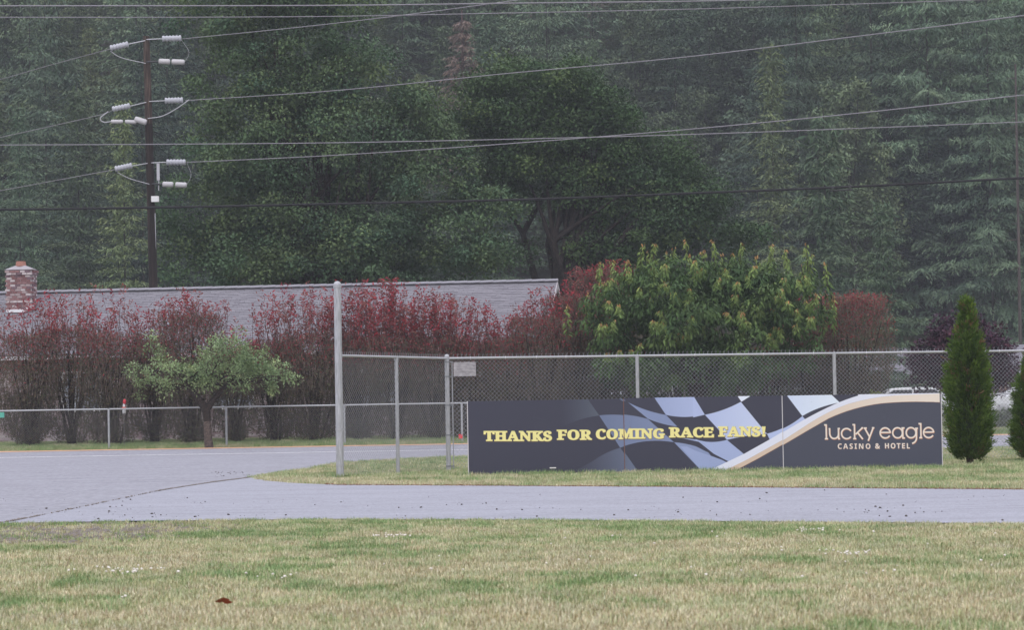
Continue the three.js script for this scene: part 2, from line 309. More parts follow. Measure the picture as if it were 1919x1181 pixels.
// ---------------------------------------------------------------- banner
{
  const BW = 886, BH = 144, S = 2048 / BW, cv = document.createElement('canvas'); cv.width = 2048; cv.height = Math.round(BH * S);
  const c = cv.getContext('2d');
  const DARK = '#3c3d4d', space = (x0, y0, k) => c.setTransform(S / k, ROLL * S / k, 0, S / k, (x0 - 876) * S, (y0 - 752 + (x0 - 876) * ROLL) * S);
  c.fillStyle = DARK; c.fillRect(0, 0, cv.width, cv.height);
  const poly = (pts, fill) => { c.beginPath(); pts.forEach((p, i) => (i ? (p.length === 4 ? c.quadraticCurveTo(...p) : c.lineTo(...p)) : c.moveTo(...p))); c.closePath(); c.fillStyle = fill; c.fill(); };
  const grad = (x0, y0, x1, y1, a, b) => { const g = c.createLinearGradient(x0, y0, x1, y1); g.addColorStop(0, a); g.addColorStop(1, b); return g; };
  space(860, 720, 4.1717);   // cells of the printed chequered flag, left part
  poly([[780, 100], [1005, 100], [1010, 118], [1095, 243], [1000, 255, 900, 290], [840, 312, 790, 345]], grad(800, 0, 1095, 0, 'rgba(84,92,108,0)', '#59616f'));
  poly([[1095, 243], [1280, 222, 1470, 275], [1530, 330], [1672, 457], [1460, 420, 1255, 495]], grad(1100, 0, 1672, 0, '#6d7a98', '#8592b6'));
  poly([[780, 700], [850, 690], [960, 650, 1060, 585], [1150, 525, 1255, 495], [1400, 705]], grad(860, 0, 1330, 0, 'rgba(100,108,128,0)', '#677188'));
  poly([[1240, 105], [1285, 133], [1300, 133], [1262, 105]], '#6d7a98');
  poly([[1315, 143], [1450, 215, 1612, 243], [1700, 335], [1580, 320, 1470, 273]], '#8694b8');
  poly([[1512, 90], [1828, 90], [1915, 238], [1770, 278, 1612, 243]], grad(1512, 0, 1915, 0, '#9dabd0', '#b3c0e6'));
  poly([[1672, 457], [1800, 465, 1925, 520], [2070, 700], [1905, 705]], '#8d9bc0');
  space(1300, 720, 3.998);   // right part
  poly([[0, 95], [0, 100], [78, 232], [-10, 252], [-10, 95]], '#b3c0e6');
  poly([[318, 80], [442, 80], [355, 135]], '#e6ecfb');
  poly([[78, 232], [220, 205, 350, 135], [490, 310], [542, 374], [390, 385, 240, 420], [180, 345]], grad(78, 0, 540, 0, '#b6c3e8', '#cdd8f4'));
  poly([[680, 70], [1012, 65], [1088, 138], [920, 170, 805, 240]], grad(690, 80, 1050, 160, '#cfdcf5', '#e3eefb'));
  poly([[542, 374], [690, 335, 805, 240], [826, 264], [562, 418]], '#b9c7ec');
  poly([[0, 412], [110, 455, 240, 420], [365, 525], [250, 582], [140, 525]], '#a9b7dd');
  poly([[0, 500], [120, 540], [245, 585], [85, 655], [52, 655], [0, 597], [-110, 470], [-60, 470]], '#9fadd3');
  poly([[-100, 415], [0, 412], [140, 525], [250, 582], [240, 590], [110, 520], [-20, 455]], DARK);
  poly([[-105, 405], [10, 418], [130, 505], [60, 440], [40, 437]], '#a4b2d8');
  const swooshTop = [[85, 656], [365, 525], [562, 416], [700, 335], [825, 262], [930, 205, 1040, 155], [1130, 115, 1228, 86], [1225, 60], [1840, 58]];
  poly([...swooshTop, [1840, 90], [1500, 86], [1320, 100, 1150, 150], [1010, 198, 850, 298], [660, 420], [400, 562], [215, 656]], '#e4e8f6');
  poly([[205, 656], [400, 562], [660, 420], [850, 298], [1010, 198, 1150, 150], [1320, 100, 1500, 86], [1840, 72], [1840, 138], [1600, 126, 1400, 146], [1190, 172, 1000, 260], [850, 345], [660, 455], [480, 556], [285, 656]], grad(300, 600, 1700, 100, '#d9c2ad', '#eadfd2'));
  poly([[285, 658], [480, 556], [660, 455], [850, 345], [1000, 260], [1190, 172, 1400, 146], [1600, 126, 1845, 138], [1845, 800], [285, 800]], '#494c5b');
  c.strokeStyle = '#8a6048'; c.lineWidth = 3; c.beginPath(); c.moveTo(285, 658); c.lineTo(480, 556); c.lineTo(660, 455); c.lineTo(850, 345); c.lineTo(1000, 260); c.quadraticCurveTo(1190, 172, 1400, 146); c.quadraticCurveTo(1600, 126, 1845, 138); c.stroke();
  // slab lettering across the flag
  c.font = 'bold 100px serif'; c.textBaseline = 'alphabetic';
  const cap = 71;
  for (const [word, x0, x1] of [['THANKS', 906, 1033], ['FOR', 1043, 1106.5], ['COMING', 1115.5, 1243], ['RACE', 1252, 1335.5], ['FANS!', 1344.5, 1434.5]]) {
    const base = 825.6 - (x0 - 909) * 0.0172, w = c.measureText(word).width, kx = (x1 - x0) / (w - 4);
    for (const [dx, dy, fill, lw] of [[0.35, 0.7, '#6b5436', 10], [0, 0, '#f6ec9e', 7]]) {
      c.setTransform(S * kx, ROLL * S * kx, 0, S * 17.4 / cap, (x0 + dx - 876) * S, (base + dy - 752 + (x0 - 876) * ROLL) * S);
      c.fillStyle = c.strokeStyle = fill; c.lineWidth = lw; c.lineJoin = 'miter'; c.strokeText(word, -2, 0); c.fillText(word, -2, 0);
    }
  }
  // the rounded lower-case name and the line under it
  space(1530, 780, 7.996);
  const name = () => {
    const ln = (...p) => { c.beginPath(); c.moveTo(p[0], p[1]); for (let i = 2; i < p.length; i += 2) c.lineTo(p[i], p[i + 1]); c.stroke(); };
    const arc = (x, y, rx, ry, a, b) => { c.beginPath(); c.ellipse(x, y, rx, ry, 0, a, b); c.stroke(); };
    c.lineCap = 'butt'; c.lineJoin = 'miter';
    ln(125, 122, 125, 350); ln(95, 132, 135, 132); ln(100, 340, 150, 340);                         // l
    ln(176, 180, 176, 265); ln(162, 190, 185, 190); c.beginPath(); c.moveTo(176, 255); c.bezierCurveTo(176, 360, 305, 365, 309, 260); c.stroke(); ln(309, 178, 309, 345); ln(296, 188, 330, 186); ln(300, 340, 332, 339); // u
    arc(430, 262, 76, 76, 0.62, 5.72);                                                              // c
    ln(550, 118, 550, 345); ln(520, 128, 560, 128); ln(526, 338, 575, 337); ln(565, 272, 672, 172); ln(594, 245, 672, 345); ln(650, 178, 682, 177); // k
    ln(703, 178, 775, 312); ln(832, 172, 752, 370); ln(690, 180, 735, 179); ln(812, 176, 848, 175);    // y
    arc(1010, 252, 76, 76, 0.55, 6.28); ln(935, 246, 1088, 244);                                    // e
    arc(1196, 250, 73, 76, 0, 6.3); ln(1274, 168, 1274, 335); ln(1255, 178, 1302, 177); ln(1265, 329, 1306, 328); // a
    arc(1398, 248, 73, 76, 0, 6.3); c.beginPath(); c.moveTo(1482, 180); c.lineTo(1478, 330); c.quadraticCurveTo(1470, 395, 1410, 408); c.stroke(); ln(1460, 184, 1503, 183); // g
    ln(1546, 104, 1546, 332); ln(1512, 114, 1556, 114); ln(1520, 324, 1566, 323);                     // l
    arc(1662, 246, 76, 76, 0.55, 6.28); ln(1588, 240, 1740, 238);                                   // e
  };
  c.save(); c.translate(3, 6); c.strokeStyle = '#b9764f'; c.lineWidth = 28; name(); c.restore();
  c.strokeStyle = '#efe3d6'; c.lineWidth = 23; name();
  c.font = 'bold 100px sans-serif';
  for (const [word, x0, x1, base] of [['CASINO', 287, 790, 490], ['&', 850, 930, 487], ['HOTEL', 992, 1380, 484]]) {
    const adv = [...word].map((ch) => c.measureText(ch).width), total = adv.reduce((a, b) => a + b, 0), gap = word.length > 1 ? ((x1 - x0) / 1.1 - total) / (word.length - 1) : 0; let x = 0;
    [...word].forEach((ch, i) => { c.save(); c.translate(x0 + x * 1.1, base); c.scale(1.1, 78 / 71); c.fillStyle = '#b9764f'; c.fillText(ch, 2, 5); c.fillStyle = '#efe3d6'; c.fillText(ch, 0, 0); c.restore(); x += adv[i] + gap; });
  }
  c.setTransform(1, 0, 0, 1, 0, 0); // weathering: dust specks and scuffs
  seed(51); for (let i = 0; i < 900; i++) { c.fillStyle = `rgba(${rnd() < 0.5 ? '200,200,210' : '20,20,25'},${rr(0.02, 0.1)})`; c.fillRect(rr(0, 2048), rr(0, cv.height), rr(1, 5), rr(1, 3)); }
  for (let i = 0; i < 60; i++) { c.strokeStyle = `rgba(190,190,205,${rr(0.02, 0.07)})`; c.lineWidth = rr(0.6, 1.6); c.beginPath(); const x = rr(0, 2048), y = rr(0, 330); c.moveTo(x, y); c.lineTo(x + gauss() * 40, y + gauss() * 20); c.stroke(); }
  const map = new THREE.CanvasTexture(cv); map.colorSpace = THREE.SRGBColorSpace;
  const D = 45.5, k = ppm(D), p0 = at(876, 752, D), W = BW / k, H = BH / k, top = p0.y;
  const o = thing('advertising_banner', 'long dark banner of three panels with chequered flag print and yellow lettering', 'banner', [p0.x, 0, -D]);
  const print = std(0xffffff, 0.42, { map }), edgeM = std(rgb(0.62, 0.6, 0.62), 0.7);
  const cuts = [0, (1168 - 876) / BW, (1464.5 - 876) / BW, 1];
  for (let i = 0; i < 3; i++) {
    const u0 = cuts[i], u1 = cuts[i + 1], w = (u1 - u0) * W - 0.012, g = new THREE.BoxGeometry(w, H, 0.02);
    const uv = g.attributes.uv; for (let j = 16; j < 20; j++) uv.setX(j, uv.getX(j) ? u1 : u0);
    g.translate((u0 + u1) / 2 * W, top - H / 2 + [-0.004, 0.004, 0][i], [0, 0.006, -0.004][i]);
    part('panel', g, [edgeM, edgeM, edgeM, edgeM, print, edgeM], o);
  }
  const rust = std(rgb(0.2, 0.1, 0.08), 0.9);
  part('trim_strip', bx(0.012, H, 0.012, -0.001, top - H / 2, 0.008), edgeM, o);
  part('trim_strip', bx(0.010, H, 0.010, cuts[1] * W, top - H / 2, 0.01), rust, o).userData.label = 'rusty seam strip';
  part('trim_strip', bx(0.012, H, 0.012, cuts[2] * W, top - H / 2 + 0.002, 0.01), edgeM, o);
  part('trim_strip', bx(0.012, H, 0.012, W + 0.001, top - H / 2 - 0.01, 0.006), edgeM, o);
  for (const u of [0.03, 0.33, 0.66, 0.97]) part('stake', bx(0.05, H - 0.05, 0.05, u * W, top - H / 2 - 0.03, -0.045), std(rgb(0.3, 0.22, 0.15)), o);
  const t = at(1036, 877, D); part('tape_scrap', bx(0.1, 0.018, 0.003, t.x - p0.x, t.y, 0.0215).rotateZ(0.0), std(rgb(0.75, 0.74, 0.7), 0.6), o);
}

// ---------------------------------------------------------------- chain-link fences
function chainMesh(w, h, pitch, r) { // woven wire between x = 0..w, y = 0..h
  const p = [], idx = [], seg = (x0, y0, x1, y1, z) => {
    const L = Math.hypot(x1 - x0, y1 - y0), tx = (x1 - x0) / L, ty = (y1 - y0) / L, k = p.length / 3;
    for (const [x, y] of [[x0, y0], [x1, y1]]) for (let j = 0; j < 3; j++) { const a = j * 2.0944, o = Math.cos(a) * r, q = Math.sin(a) * r; p.push(x - ty * o, y + tx * o, z + q); }
    for (let j = 0; j < 3; j++) { const a = k + j, b = k + (j + 1) % 3; idx.push(a, b, a + 3, b, b + 3, a + 3); }
  };
  for (let x = -h; x < w; x += pitch) {
    { const a = Math.max(0, -x), b = Math.min(h, w - x); if (b > a) seg(x + a, a, x + b, b, r); }
    { const a = Math.max(0, -x), b = Math.min(h, w - x); if (b > a) seg(x + a, h - a, x + b, h - b, -r); }
  }
  for (let x = pitch * 0.5; x < w; x += pitch) { seg(x - 0.010, h - 0.01, x + 0.012, h + 0.075, r); seg(x + 0.012, h - 0.01, x - 0.008, h + 0.066, -r); }
  const g = new THREE.BufferGeometry(); g.setAttribute('position', new THREE.Float32BufferAttribute(p, 3)); g.setIndex(idx); g.computeVertexNormals(); return g;
}
const along = (g, a, b) => { g.rotateY(Math.atan2(-(b.z - a.z), b.x - a.x)); return g.translate(a.x, a.y, a.z); };
const pipe = (x, z, y0, y1, r, lean = 0.0) => cylBetween(V(x, y0, z), V(x, y1, z), r, r, 14);
const cap = (x, y, z, r) => new THREE.SphereGeometry(r, 14, 8, 0, 6.2832, 0, 1.5708).translate(x, y, z);
const GD = 45.5, CD = 49.2, ED = 50.9;
const gatePost = onGround(637.5, 889), gateTop = at(632.5, 532, GD).y;
{
  const x = at(635, 700, GD).x;
  const o = thing('steel_post', 'tall thick galvanised steel post standing where the fence begins', 'post', [x, 0, -GD]);
  part('pole', new THREE.CylinderGeometry(0.057, 0.059, gateTop - 0.03, 20).translate(0, (gateTop - 0.03) / 2, 0), GALV, o);
  part('cap', merged([new THREE.CylinderGeometry(0.064, 0.064, 0.04, 20).translate(0, gateTop - 0.04, 0), cap(0, gateTop - 0.021, 0, 0.062).scale(1, 1, 1)]), GALV, o);
  for (const y of [at(635, 805, GD).y, at(635, 872, GD).y]) part('band', new THREE.CylinderGeometry(0.0625, 0.0625, 0.035, 20).translate(0, y, 0), GALV, o);
  part('hook', new THREE.TorusGeometry(0.025, 0.006, 6, 12, 3.6).translate(-0.075, at(625, 636, GD).y, 0.01), WIRE, o);
}
const A = V(at(641, 700, GD).x, 0, -GD), B = V(at(838, 700, CD).x, 0, -CD), E = V(at(2080, 700, ED + 0.4).x, 0, -(ED + 0.4));
const aRail = at(641, 667, GD).y, bRail = at(838, 672, CD).y, eRail = at(1919, 657.5, ED).y;
{
  const o = thing('chain_link_fence', 'short galvanised chain-link return beside the tall steel post', 'fence');
  const w = Math.hypot(B.x - A.x, B.z - A.z), g = chainMesh(w, aRail - 0.05, 0.0719, 0.002), p = g.attributes.position, h = aRail - 0.05;
  for (let i = 0; i < p.count; i++) p.setY(i, 0.05 + p.getY(i) * lerp(1, (bRail - 0.05) / h, p.getX(i) / w));
  const mesh = part('wire_mesh', along(g, A, B), WIRE, o); mesh.userData.kind = 'stuff';
  part('top_rail', cylBetween(V(A.x, aRail, A.z), V(B.x, bRail, B.z), 0.021, 0.021, 12), GALV, o);
  const t = 0.5, m = A.clone().lerp(B, t), mx = at(737, 700, -m.z);
  part('line_post', pipe(m.x, m.z, 0, lerp(aRail, bRail, t) - 0.03, 0.03), GALV, o);
  part('post_cap', new THREE.CylinderGeometry(0.034, 0.034, 0.07, 12).translate(m.x, lerp(aRail, bRail, t) - 0.02, m.z), GALV, o);
}
{
  const o = thing('chain_link_fence', 'long galvanised chain-link fence with barbed top running behind the banner', 'fence');
  const w = Math.hypot(E.x - B.x, E.z - B.z), hR = bRail, slope = (eRail - bRail) / (at(1919, 700, ED).x - B.x), eTop = bRail + slope * (E.x - B.x);
  const g = chainMesh(w, hR - 0.06, 0.0719, 0.0023), p = g.attributes.position, h = hR - 0.06;
  for (let i = 0; i < p.count; i++) p.setY(i, 0.06 + p.getY(i) * lerp(1, (eTop - 0.06) / h, p.getX(i) / w));
  part('wire_mesh', along(g, B, E), WIRE, o).userData.kind = 'stuff';
  part('top_rail', cylBetween(V(B.x, bRail, B.z), V(E.x, eTop, E.z), 0.021, 0.021, 12), GALV, o);
  part('corner_post', pipe(B.x, B.z, 0, bRail + 0.03, 0.04), GALV, o);
  part('post_cap', merged([cap(B.x, bRail + 0.03, B.z, 0.043), new THREE.CylinderGeometry(0.044, 0.044, 0.04, 14).translate(B.x, bRail + 0.01, B.z)]), GALV, o);
  part('tension_bar', bx(0.018, bRail - 0.12, 0.008, B.x + 0.085, bRail / 2, B.z), WIRE, o);
  for (const y of [0.1, 0.62, 1.12, 1.6, bRail - 0.06]) part('tension_band', merged([new THREE.CylinderGeometry(0.044, 0.044, 0.022, 14).translate(B.x, y, B.z), bx(0.08, 0.02, 0.01, B.x + 0.06, y, B.z)]), std(rgb(0.25, 0.26, 0.27), 0.6, { metalness: 0.4 }), o);
  for (const px of [1193, 1568, 1944]) {
    const t = (at(px, 700, 50).x - B.x) / (E.x - B.x), m = B.clone().lerp(E, t), y = lerp(bRail, eTop, t);
    part('line_post', pipe(m.x, m.z, 0, y - 0.03, 0.03), GALV, o);
    part('post_cap', merged([new THREE.CylinderGeometry(0.034, 0.034, 0.06, 12).translate(m.x, y - 0.02, m.z), new THREE.TorusGeometry(0.026, 0.008, 6, 12).rotateY(1.5708).translate(m.x, y, m.z)]), GALV, o);
  }
  for (const px of [883, 948, 1005, 1060, 1154, 1245, 1302, 1432, 1482, 1528, 1630, 1698, 1890]) { const t = (at(px, 700, 50).x - B.x) / (E.x - B.x), m = B.clone().lerp(E, t), y = lerp(bRail, eTop, t); part('wire_tie', new THREE.TorusGeometry(0.026, 0.004, 5, 12).rotateY(1.5708).translate(m.x, y, m.z), std(rgb(0.7, 0.7, 0.72), 0.5), o); }
  // blank plate wired to the mesh
  const a = at(850, 679, CD - 0.05), b = at(892, 705, CD - 0.05), sw = b.x - a.x, sh = a.y - b.y;
  const plate = thing('metal_plate', 'small blank weathered grey plate wired to the chain-link fence', 'sign', [(a.x + b.x) / 2, (a.y + b.y) / 2, -(CD - 0.05)]);
  const pt = dataTex(64, 64, (u, v) => { const k = 0.62 + tile((x, y) => fbm(x + y * 0.7, y - x * 0.4, 6), u, v, 5) * 0.12 + (rnd() - 0.5) * 0.05; return [k, k * 0.98, k * 1.0]; }, true);
  part('plate', bx(sw, sh, 0.006), std(0xffffff, 0.7, { map: pt }), plate);
  for (const [x, y] of [[-1, 1], [1, 1], [-1, -1], [1, -1]]) part('wire_tie', new THREE.TorusGeometry(0.012, 0.002, 4, 8).rotateY(1.2).translate(x * (sw / 2 - 0.03), y * (sh / 2 - 0.03), 0), WIRE, plate);
}
const LD = 83.3;
{
  const o = thing('low_chain_link_fence', 'low chain-link yard fence along the far side of the road', 'fence');
  const a = at(-120, 700, LD), b = at(2060, 700, LD), z = -LD, rail = at(205, 767, LD).y, g0 = gy(0, -LD);
  const g = chainMesh(b.x - a.x, rail - g0 - 0.04, 0.0719, 0.0017); g.translate(a.x, g0 + 0.04, z);
  part('wire_mesh', g, WIRE_OLD, o).userData.kind = 'stuff';
  part('top_rail', cylBetween(V(a.x, rail, z), V(b.x, rail, z), 0.023, 0.023, 10), GALV, o);
  for (const px of [-15, 205, 425, 646, 866, 1087, 1307, 1528, 1748, 1968]) { const x = at(px, 800, LD).x; part('line_post', pipe(x, z, g0 - 0.02, rail - 0.02, 0.032), GALV, o); part('post_cap', new THREE.CylinderGeometry(0.036, 0.036, 0.06, 10).translate(x, rail - 0.01, z), GALV, o); }
  const r = at(864, 818, LD - 0.05), rf = thing('reflector', 'small red reflector plate fixed to a low fence post', 'reflector', [r.x - 0.01, r.y, -(LD - 0.05)]);
  part('plate', bx(0.11, 0.12, 0.012), std(rgb(0.75, 0.06, 0.07), 0.4), rf);
  part('screw', new THREE.CylinderGeometry(0.008, 0.008, 0.006, 8).rotateX(1.5708).translate(0.03, 0.03, 0.008), WIRE, rf);
  const s = at(2, 778, LD - 0.05), gs = thing('green_sign', 'small green plate hung on the low fence at the edge of the picture', 'sign', [s.x, s.y, -(LD - 0.05)]);
  part('plate', bx(0.22, 0.15, 0.008), std(rgb(0.10, 0.42, 0.32), 0.5), gs);
  part('wire_tie', new THREE.TorusGeometry(0.03, 0.003, 4, 8).rotateY(1.4).translate(0.07, 0.09, 0), WIRE, gs);
}

// ---------------------------------------------------------------- plants: builders
// envelope: list of [px, py, rx, ry] in picture pixels at depth d -> ellipsoids in metres round the base point
const env = (list, d, base, kz = 0.8) => list.map(([px, py, rx, ry]) => { const c = at(px, py, d).sub(base), k = ppm(d); return { c, r: V(rx / k, ry / k, rx / k * kz) }; });
function inEnv(E, shell) {
  const w = E.map((e) => e.r.x * e.r.y * e.r.z), t = w.reduce((a, b) => a + b, 0); let q = rnd() * t, i = 0; while (i < E.length - 1 && (q -= w[i]) > 0) i++;
  const v = dirRnd(0.12).multiplyScalar(Math.pow(rr(shell, 1), 0.5)); return E[i].c.clone().add(v.multiply(E[i].r));
}
function crown(E, o) {
  const L = new Leaves(), centres = [];
  for (let i = 0; i < o.clumps; i++) {
    const c = inEnv(E, o.shell ?? 0.2), R = o.clumpR * rr(0.6, 1.3), tint = vary(o.tip && rnd() < 0.13 ? mixc(o.cols[0], o.tip, rr(0.2, 0.7)) : o.cols[Math.floor(rnd() * o.cols.length)], 0.11); centres.push(c);
    for (let j = 0; j < o.leaves; j++) {
      const v = dirRnd(0.35).multiplyScalar(Math.pow(rnd(), 0.45) * R); v.y *= o.flat ?? 0.75;
      const p = c.clone().add(v), d = v.clone().normalize().multiplyScalar(0.7).add(dirRnd(o.droop ? -o.droop : 0)).normalize();
      const nUp = V(gauss() * 0.6, 1, gauss() * 0.6).normalize(), sd = d.clone().cross(nUp); if (sd.lengthSq() < 1e-5) sd.set(1, 0, 0); sd.normalize();
      const s = o.size * rr(0.7, 1.35);
      L.leaf(p, d, sd, s, s * (o.aspect ?? 0.65), vary(tint, o.jitter ?? 0.07), s * 0.12, v.clone().normalize().add(V(0, 0.25, 0)));
    }
  }
  return { geo: L.build(), centres };
}
function limb(list, a, b, r0, r1, bend, steps = 5, seg = 7) { // a crooked tapering limb
  const mid = a.clone().lerp(b, 0.5).add(V(gauss() * bend, Math.abs(gauss()) * bend * 0.6, gauss() * bend)), c = new THREE.QuadraticBezierCurve3(a, mid, b);
  let q = a; for (let i = 1; i <= steps; i++) { const t = i / steps, n = c.getPoint(t).add(V(gauss(), gauss(), gauss()).multiplyScalar(i < steps ? bend * 0.08 : 0)); list.push(cylBetween(q, n, lerp(r0, r1, (i - 1) / steps), lerp(r0, r1, t), seg)); q = n; }
}
function broadleaf(name, label, d, basePx, E0, o) {
  seed(o.seed); const b = at(basePx[0], basePx[1], d), x = b.x, base = V(x, gy(x, -d), -d), t = thing(name, label, o.category ?? 'tree', base.toArray());
  const E = env(E0, d, base, o.kz), cr = crown(E, o), wood = [];
  const fork = V(o.fork?.[0] ?? 0, o.fork?.[1] ?? 3, 0), rT = o.trunk;
  limb(wood, V(0, -0.1, 0), fork, rT, rT * 0.75, 0.1, 6, 12);
  for (let i = 0; i < (o.limbs ?? 14); i++) { const e = cr.centres[Math.floor(rnd() * cr.centres.length)], m = fork.clone().lerp(e, 0.45).add(V(gauss() * 0.3, 0.3, gauss() * 0.3)); limb(wood, fork, m, rT * rr(0.35, 0.6), rT * 0.28, 0.3); for (let j = 0; j < 3; j++) limb(wood, m, cr.centres[Math.floor(rnd() * cr.centres.length)].clone().lerp(e, 0.55), rT * 0.26, rT * 0.06, 0.25); }
  part('trunk', merged(wood), o.bark, t); part('crown', cr.geo, LEAF, t);
  return { t, E, base };
}
// a conifer about 10 units tall, scaled when placed
function conifer(s, o) {
  seed(s); const L = new Leaves(), H = o.h, wood = [];
  wood.push(cylBetween(V(0, -1, 0), V(0, H * 0.55, 0), o.rt, o.rt * 0.5, 9), cylBetween(V(0, H * 0.55, 0), V(0, H * 0.99, 0), o.rt * 0.5, 0.02, 7));
  let y = H * o.clear;
  while (y < H * 0.985) {
    const t = (y - H * o.clear) / (H * (1 - o.clear)), RL = o.r * Math.pow(1 - t, o.pow) * (t < 0.12 ? lerp(0.7, 1, t / 0.12) : 1) + 0.25, n = Math.round(lerp(o.n, 4, t)), a0 = rr(0, 6.28);
    for (let i = 0; i < n; i++) {
      if (rnd() < o.gap) continue;
      const a = a0 + i / n * 6.283 + gauss() * 0.25, len = RL * rr(0.62, 1.18), out = V(Math.cos(a), 0, Math.sin(a)), droop = lerp(o.droop, -0.35, t * t) + gauss() * 0.1, side = V(-out.z, 0, out.x);
      const col = vary(o.cols[Math.floor(rnd() * o.cols.length)], 0.14), m = Math.max(5, Math.round(len * o.dens));
      const P = (q) => out.clone().multiplyScalar(len * q).add(V(0, y - droop * len * q + 0.22 * droop * len * q * q * q * 2, 0));
      if (i % 2) wood.push(cylBetween(V(0, y, 0), P(0.7), 0.03, 0.01, 3));
      for (let j = 0; j < 16; j++) { const p = out.clone().multiplyScalar(rr(0.15, 0.3 * len + 0.3)).add(V(gauss() * 0.35, y - rr(-0.3, 1) * o.step * 0.6, gauss() * 0.35)), dd = dirRnd(-0.8); L.leaf(p, dd, across(dd), rr(0.35, 0.75), rr(0.10, 0.18), vary(o.cols[0], 0.15)); }
      for (let j = 0; j < m; j++) {
        const q = lerp(0.12, 1, (j + rnd()) / m), p = P(q), sgn = j % 2 ? 1 : -1, tl = len * o.twig * (1.15 - q * 0.85) * rr(0.7, 1.2) + 0.15, puff = rr(0.08, 0.24);
        const dir = out.clone().multiplyScalar(0.7).addScaledVector(side, sgn * rr(0.5, 1.1)).add(V(0, -o.hang * rr(0.2, 1.0), 0)).normalize();
        const tipc = vary(q > 0.6 ? mixc(col, o.tip, rr(0, 0.6)) : col, 0.08), nq = Math.max(2, Math.round(tl * o.quads));
        for (let k = 0; k < nq; k++) {
          const f = (k + rnd()) / nq, st = p.clone().addScaledVector(dir, tl * f).add(V(gauss() * 0.06, -o.hang * 0.3 * tl * f * f + gauss() * puff, gauss() * puff)), dd = dir.clone().add(V(gauss() * 0.55, -o.hang * rr(0, 0.9) + gauss() * 0.2, gauss() * 0.55)).normalize(), sd = dd.clone().cross(V(gauss() * 0.7, 1, gauss() * 0.7)).normalize();
          L.leaf(st, dd, sd, rr(0.22, 0.5), rr(0.05, 0.10) * o.wide, vary(f > 0.6 ? mixc(tipc, o.tip, 0.2) : tipc, 0.08), 0.03);
        }
      }
    }
    y += o.step * lerp(1, 0.55, t) * rr(0.75, 1.25);
  }
  return { crown: L.build(), wood: merged(wood), H };
}

// ---------------------------------------------------------------- hillside forest
const FIRBARK = bark(0.13, 0.14, 0.12);
const TINTS = [[1.5, 1.5, 1.35], [1.0, 1.02, 0.95], [2.1, 2.05, 1.85], [1.5, 1.42, 1.15], [0.62, 0.68, 0.68]].map((c) => new THREE.MeshStandardMaterial({ color: rgb(...c.map((x) => x * 0.74)), vertexColors: true, roughness: 1, side: THREE.DoubleSide }));
const C1 = [[0.07, 0.118, 0.074], [0.075, 0.122, 0.07], [0.06, 0.103, 0.069]], C2 = [[0.083, 0.136, 0.086], [0.08, 0.13, 0.09]], C3 = [[0.095, 0.13, 0.06], [0.08, 0.115, 0.06]];
const KIND = [
  { h: 30, r: 5.0, pow: 0.78, clear: 0.1, n: 6, step: 1.35, gap: 0.1, droop: 0.32, hang: 0.4, dens: 4.6, twig: 0.44, quads: 7, wide: 1.3, rt: 0.12, cols: C1, tip: [0.15, 0.20, 0.12] },
  { h: 32, r: 5.6, pow: 0.7, clear: 0.14, n: 6, step: 1.6, gap: 0.12, droop: 0.42, hang: 0.6, dens: 4.6, twig: 0.42, quads: 7, wide: 1.3, rt: 0.12, cols: C2, tip: [0.17, 0.23, 0.15] },
  { h: 27, r: 4.4, pow: 0.85, clear: 0.08, n: 6, step: 1.15, gap: 0.1, droop: 0.2, hang: 0.35, dens: 5, twig: 0.46, quads: 7, wide: 1.25, rt: 0.12, cols: C3, tip: [0.18, 0.21, 0.10] },
  { h: 34, r: 5.2, pow: 0.62, clear: 0.3, n: 5, step: 1.7, gap: 0.18, droop: 0.36, hang: 0.5, dens: 4.6, twig: 0.44, quads: 7, wide: 1.3, rt: 0.12, cols: C1, tip: [0.14, 0.19, 0.12] },
  { h: 24, r: 5.0, pow: 0.6, clear: 0.06, n: 7, step: 1.1, gap: 0.1, droop: 0.1, hang: 0.25, dens: 5, twig: 0.48, quads: 7, wide: 1.35, rt: 0.12, cols: [[0.085, 0.13, 0.065], [0.095, 0.14, 0.07]], tip: [0.17, 0.22, 0.11] },
].map((o, i) => conifer(200 + i, o));
const BIG = [ // larger nearby firs, finer sprays
  { h: 36, r: 6.0, pow: 0.6, clear: 0.04, n: 6, step: 1.75, gap: 0.1, droop: 0.38, hang: 0.6, dens: 5.5, twig: 0.4, quads: 11, wide: 1.0, rt: 0.12, cols: C2, tip: [0.17, 0.23, 0.15] },
  { h: 16, r: 3.8, pow: 0.7, clear: 0.03, n: 7, step: 1.0, gap: 0.08, droop: 0.25, hang: 0.4, dens: 6, twig: 0.42, quads: 11, wide: 0.9, rt: 0.12, cols: [[0.095, 0.155, 0.09], [0.105, 0.16, 0.10]], tip: [0.19, 0.26, 0.13] },
].map((o, i) => conifer(230 + i, o));
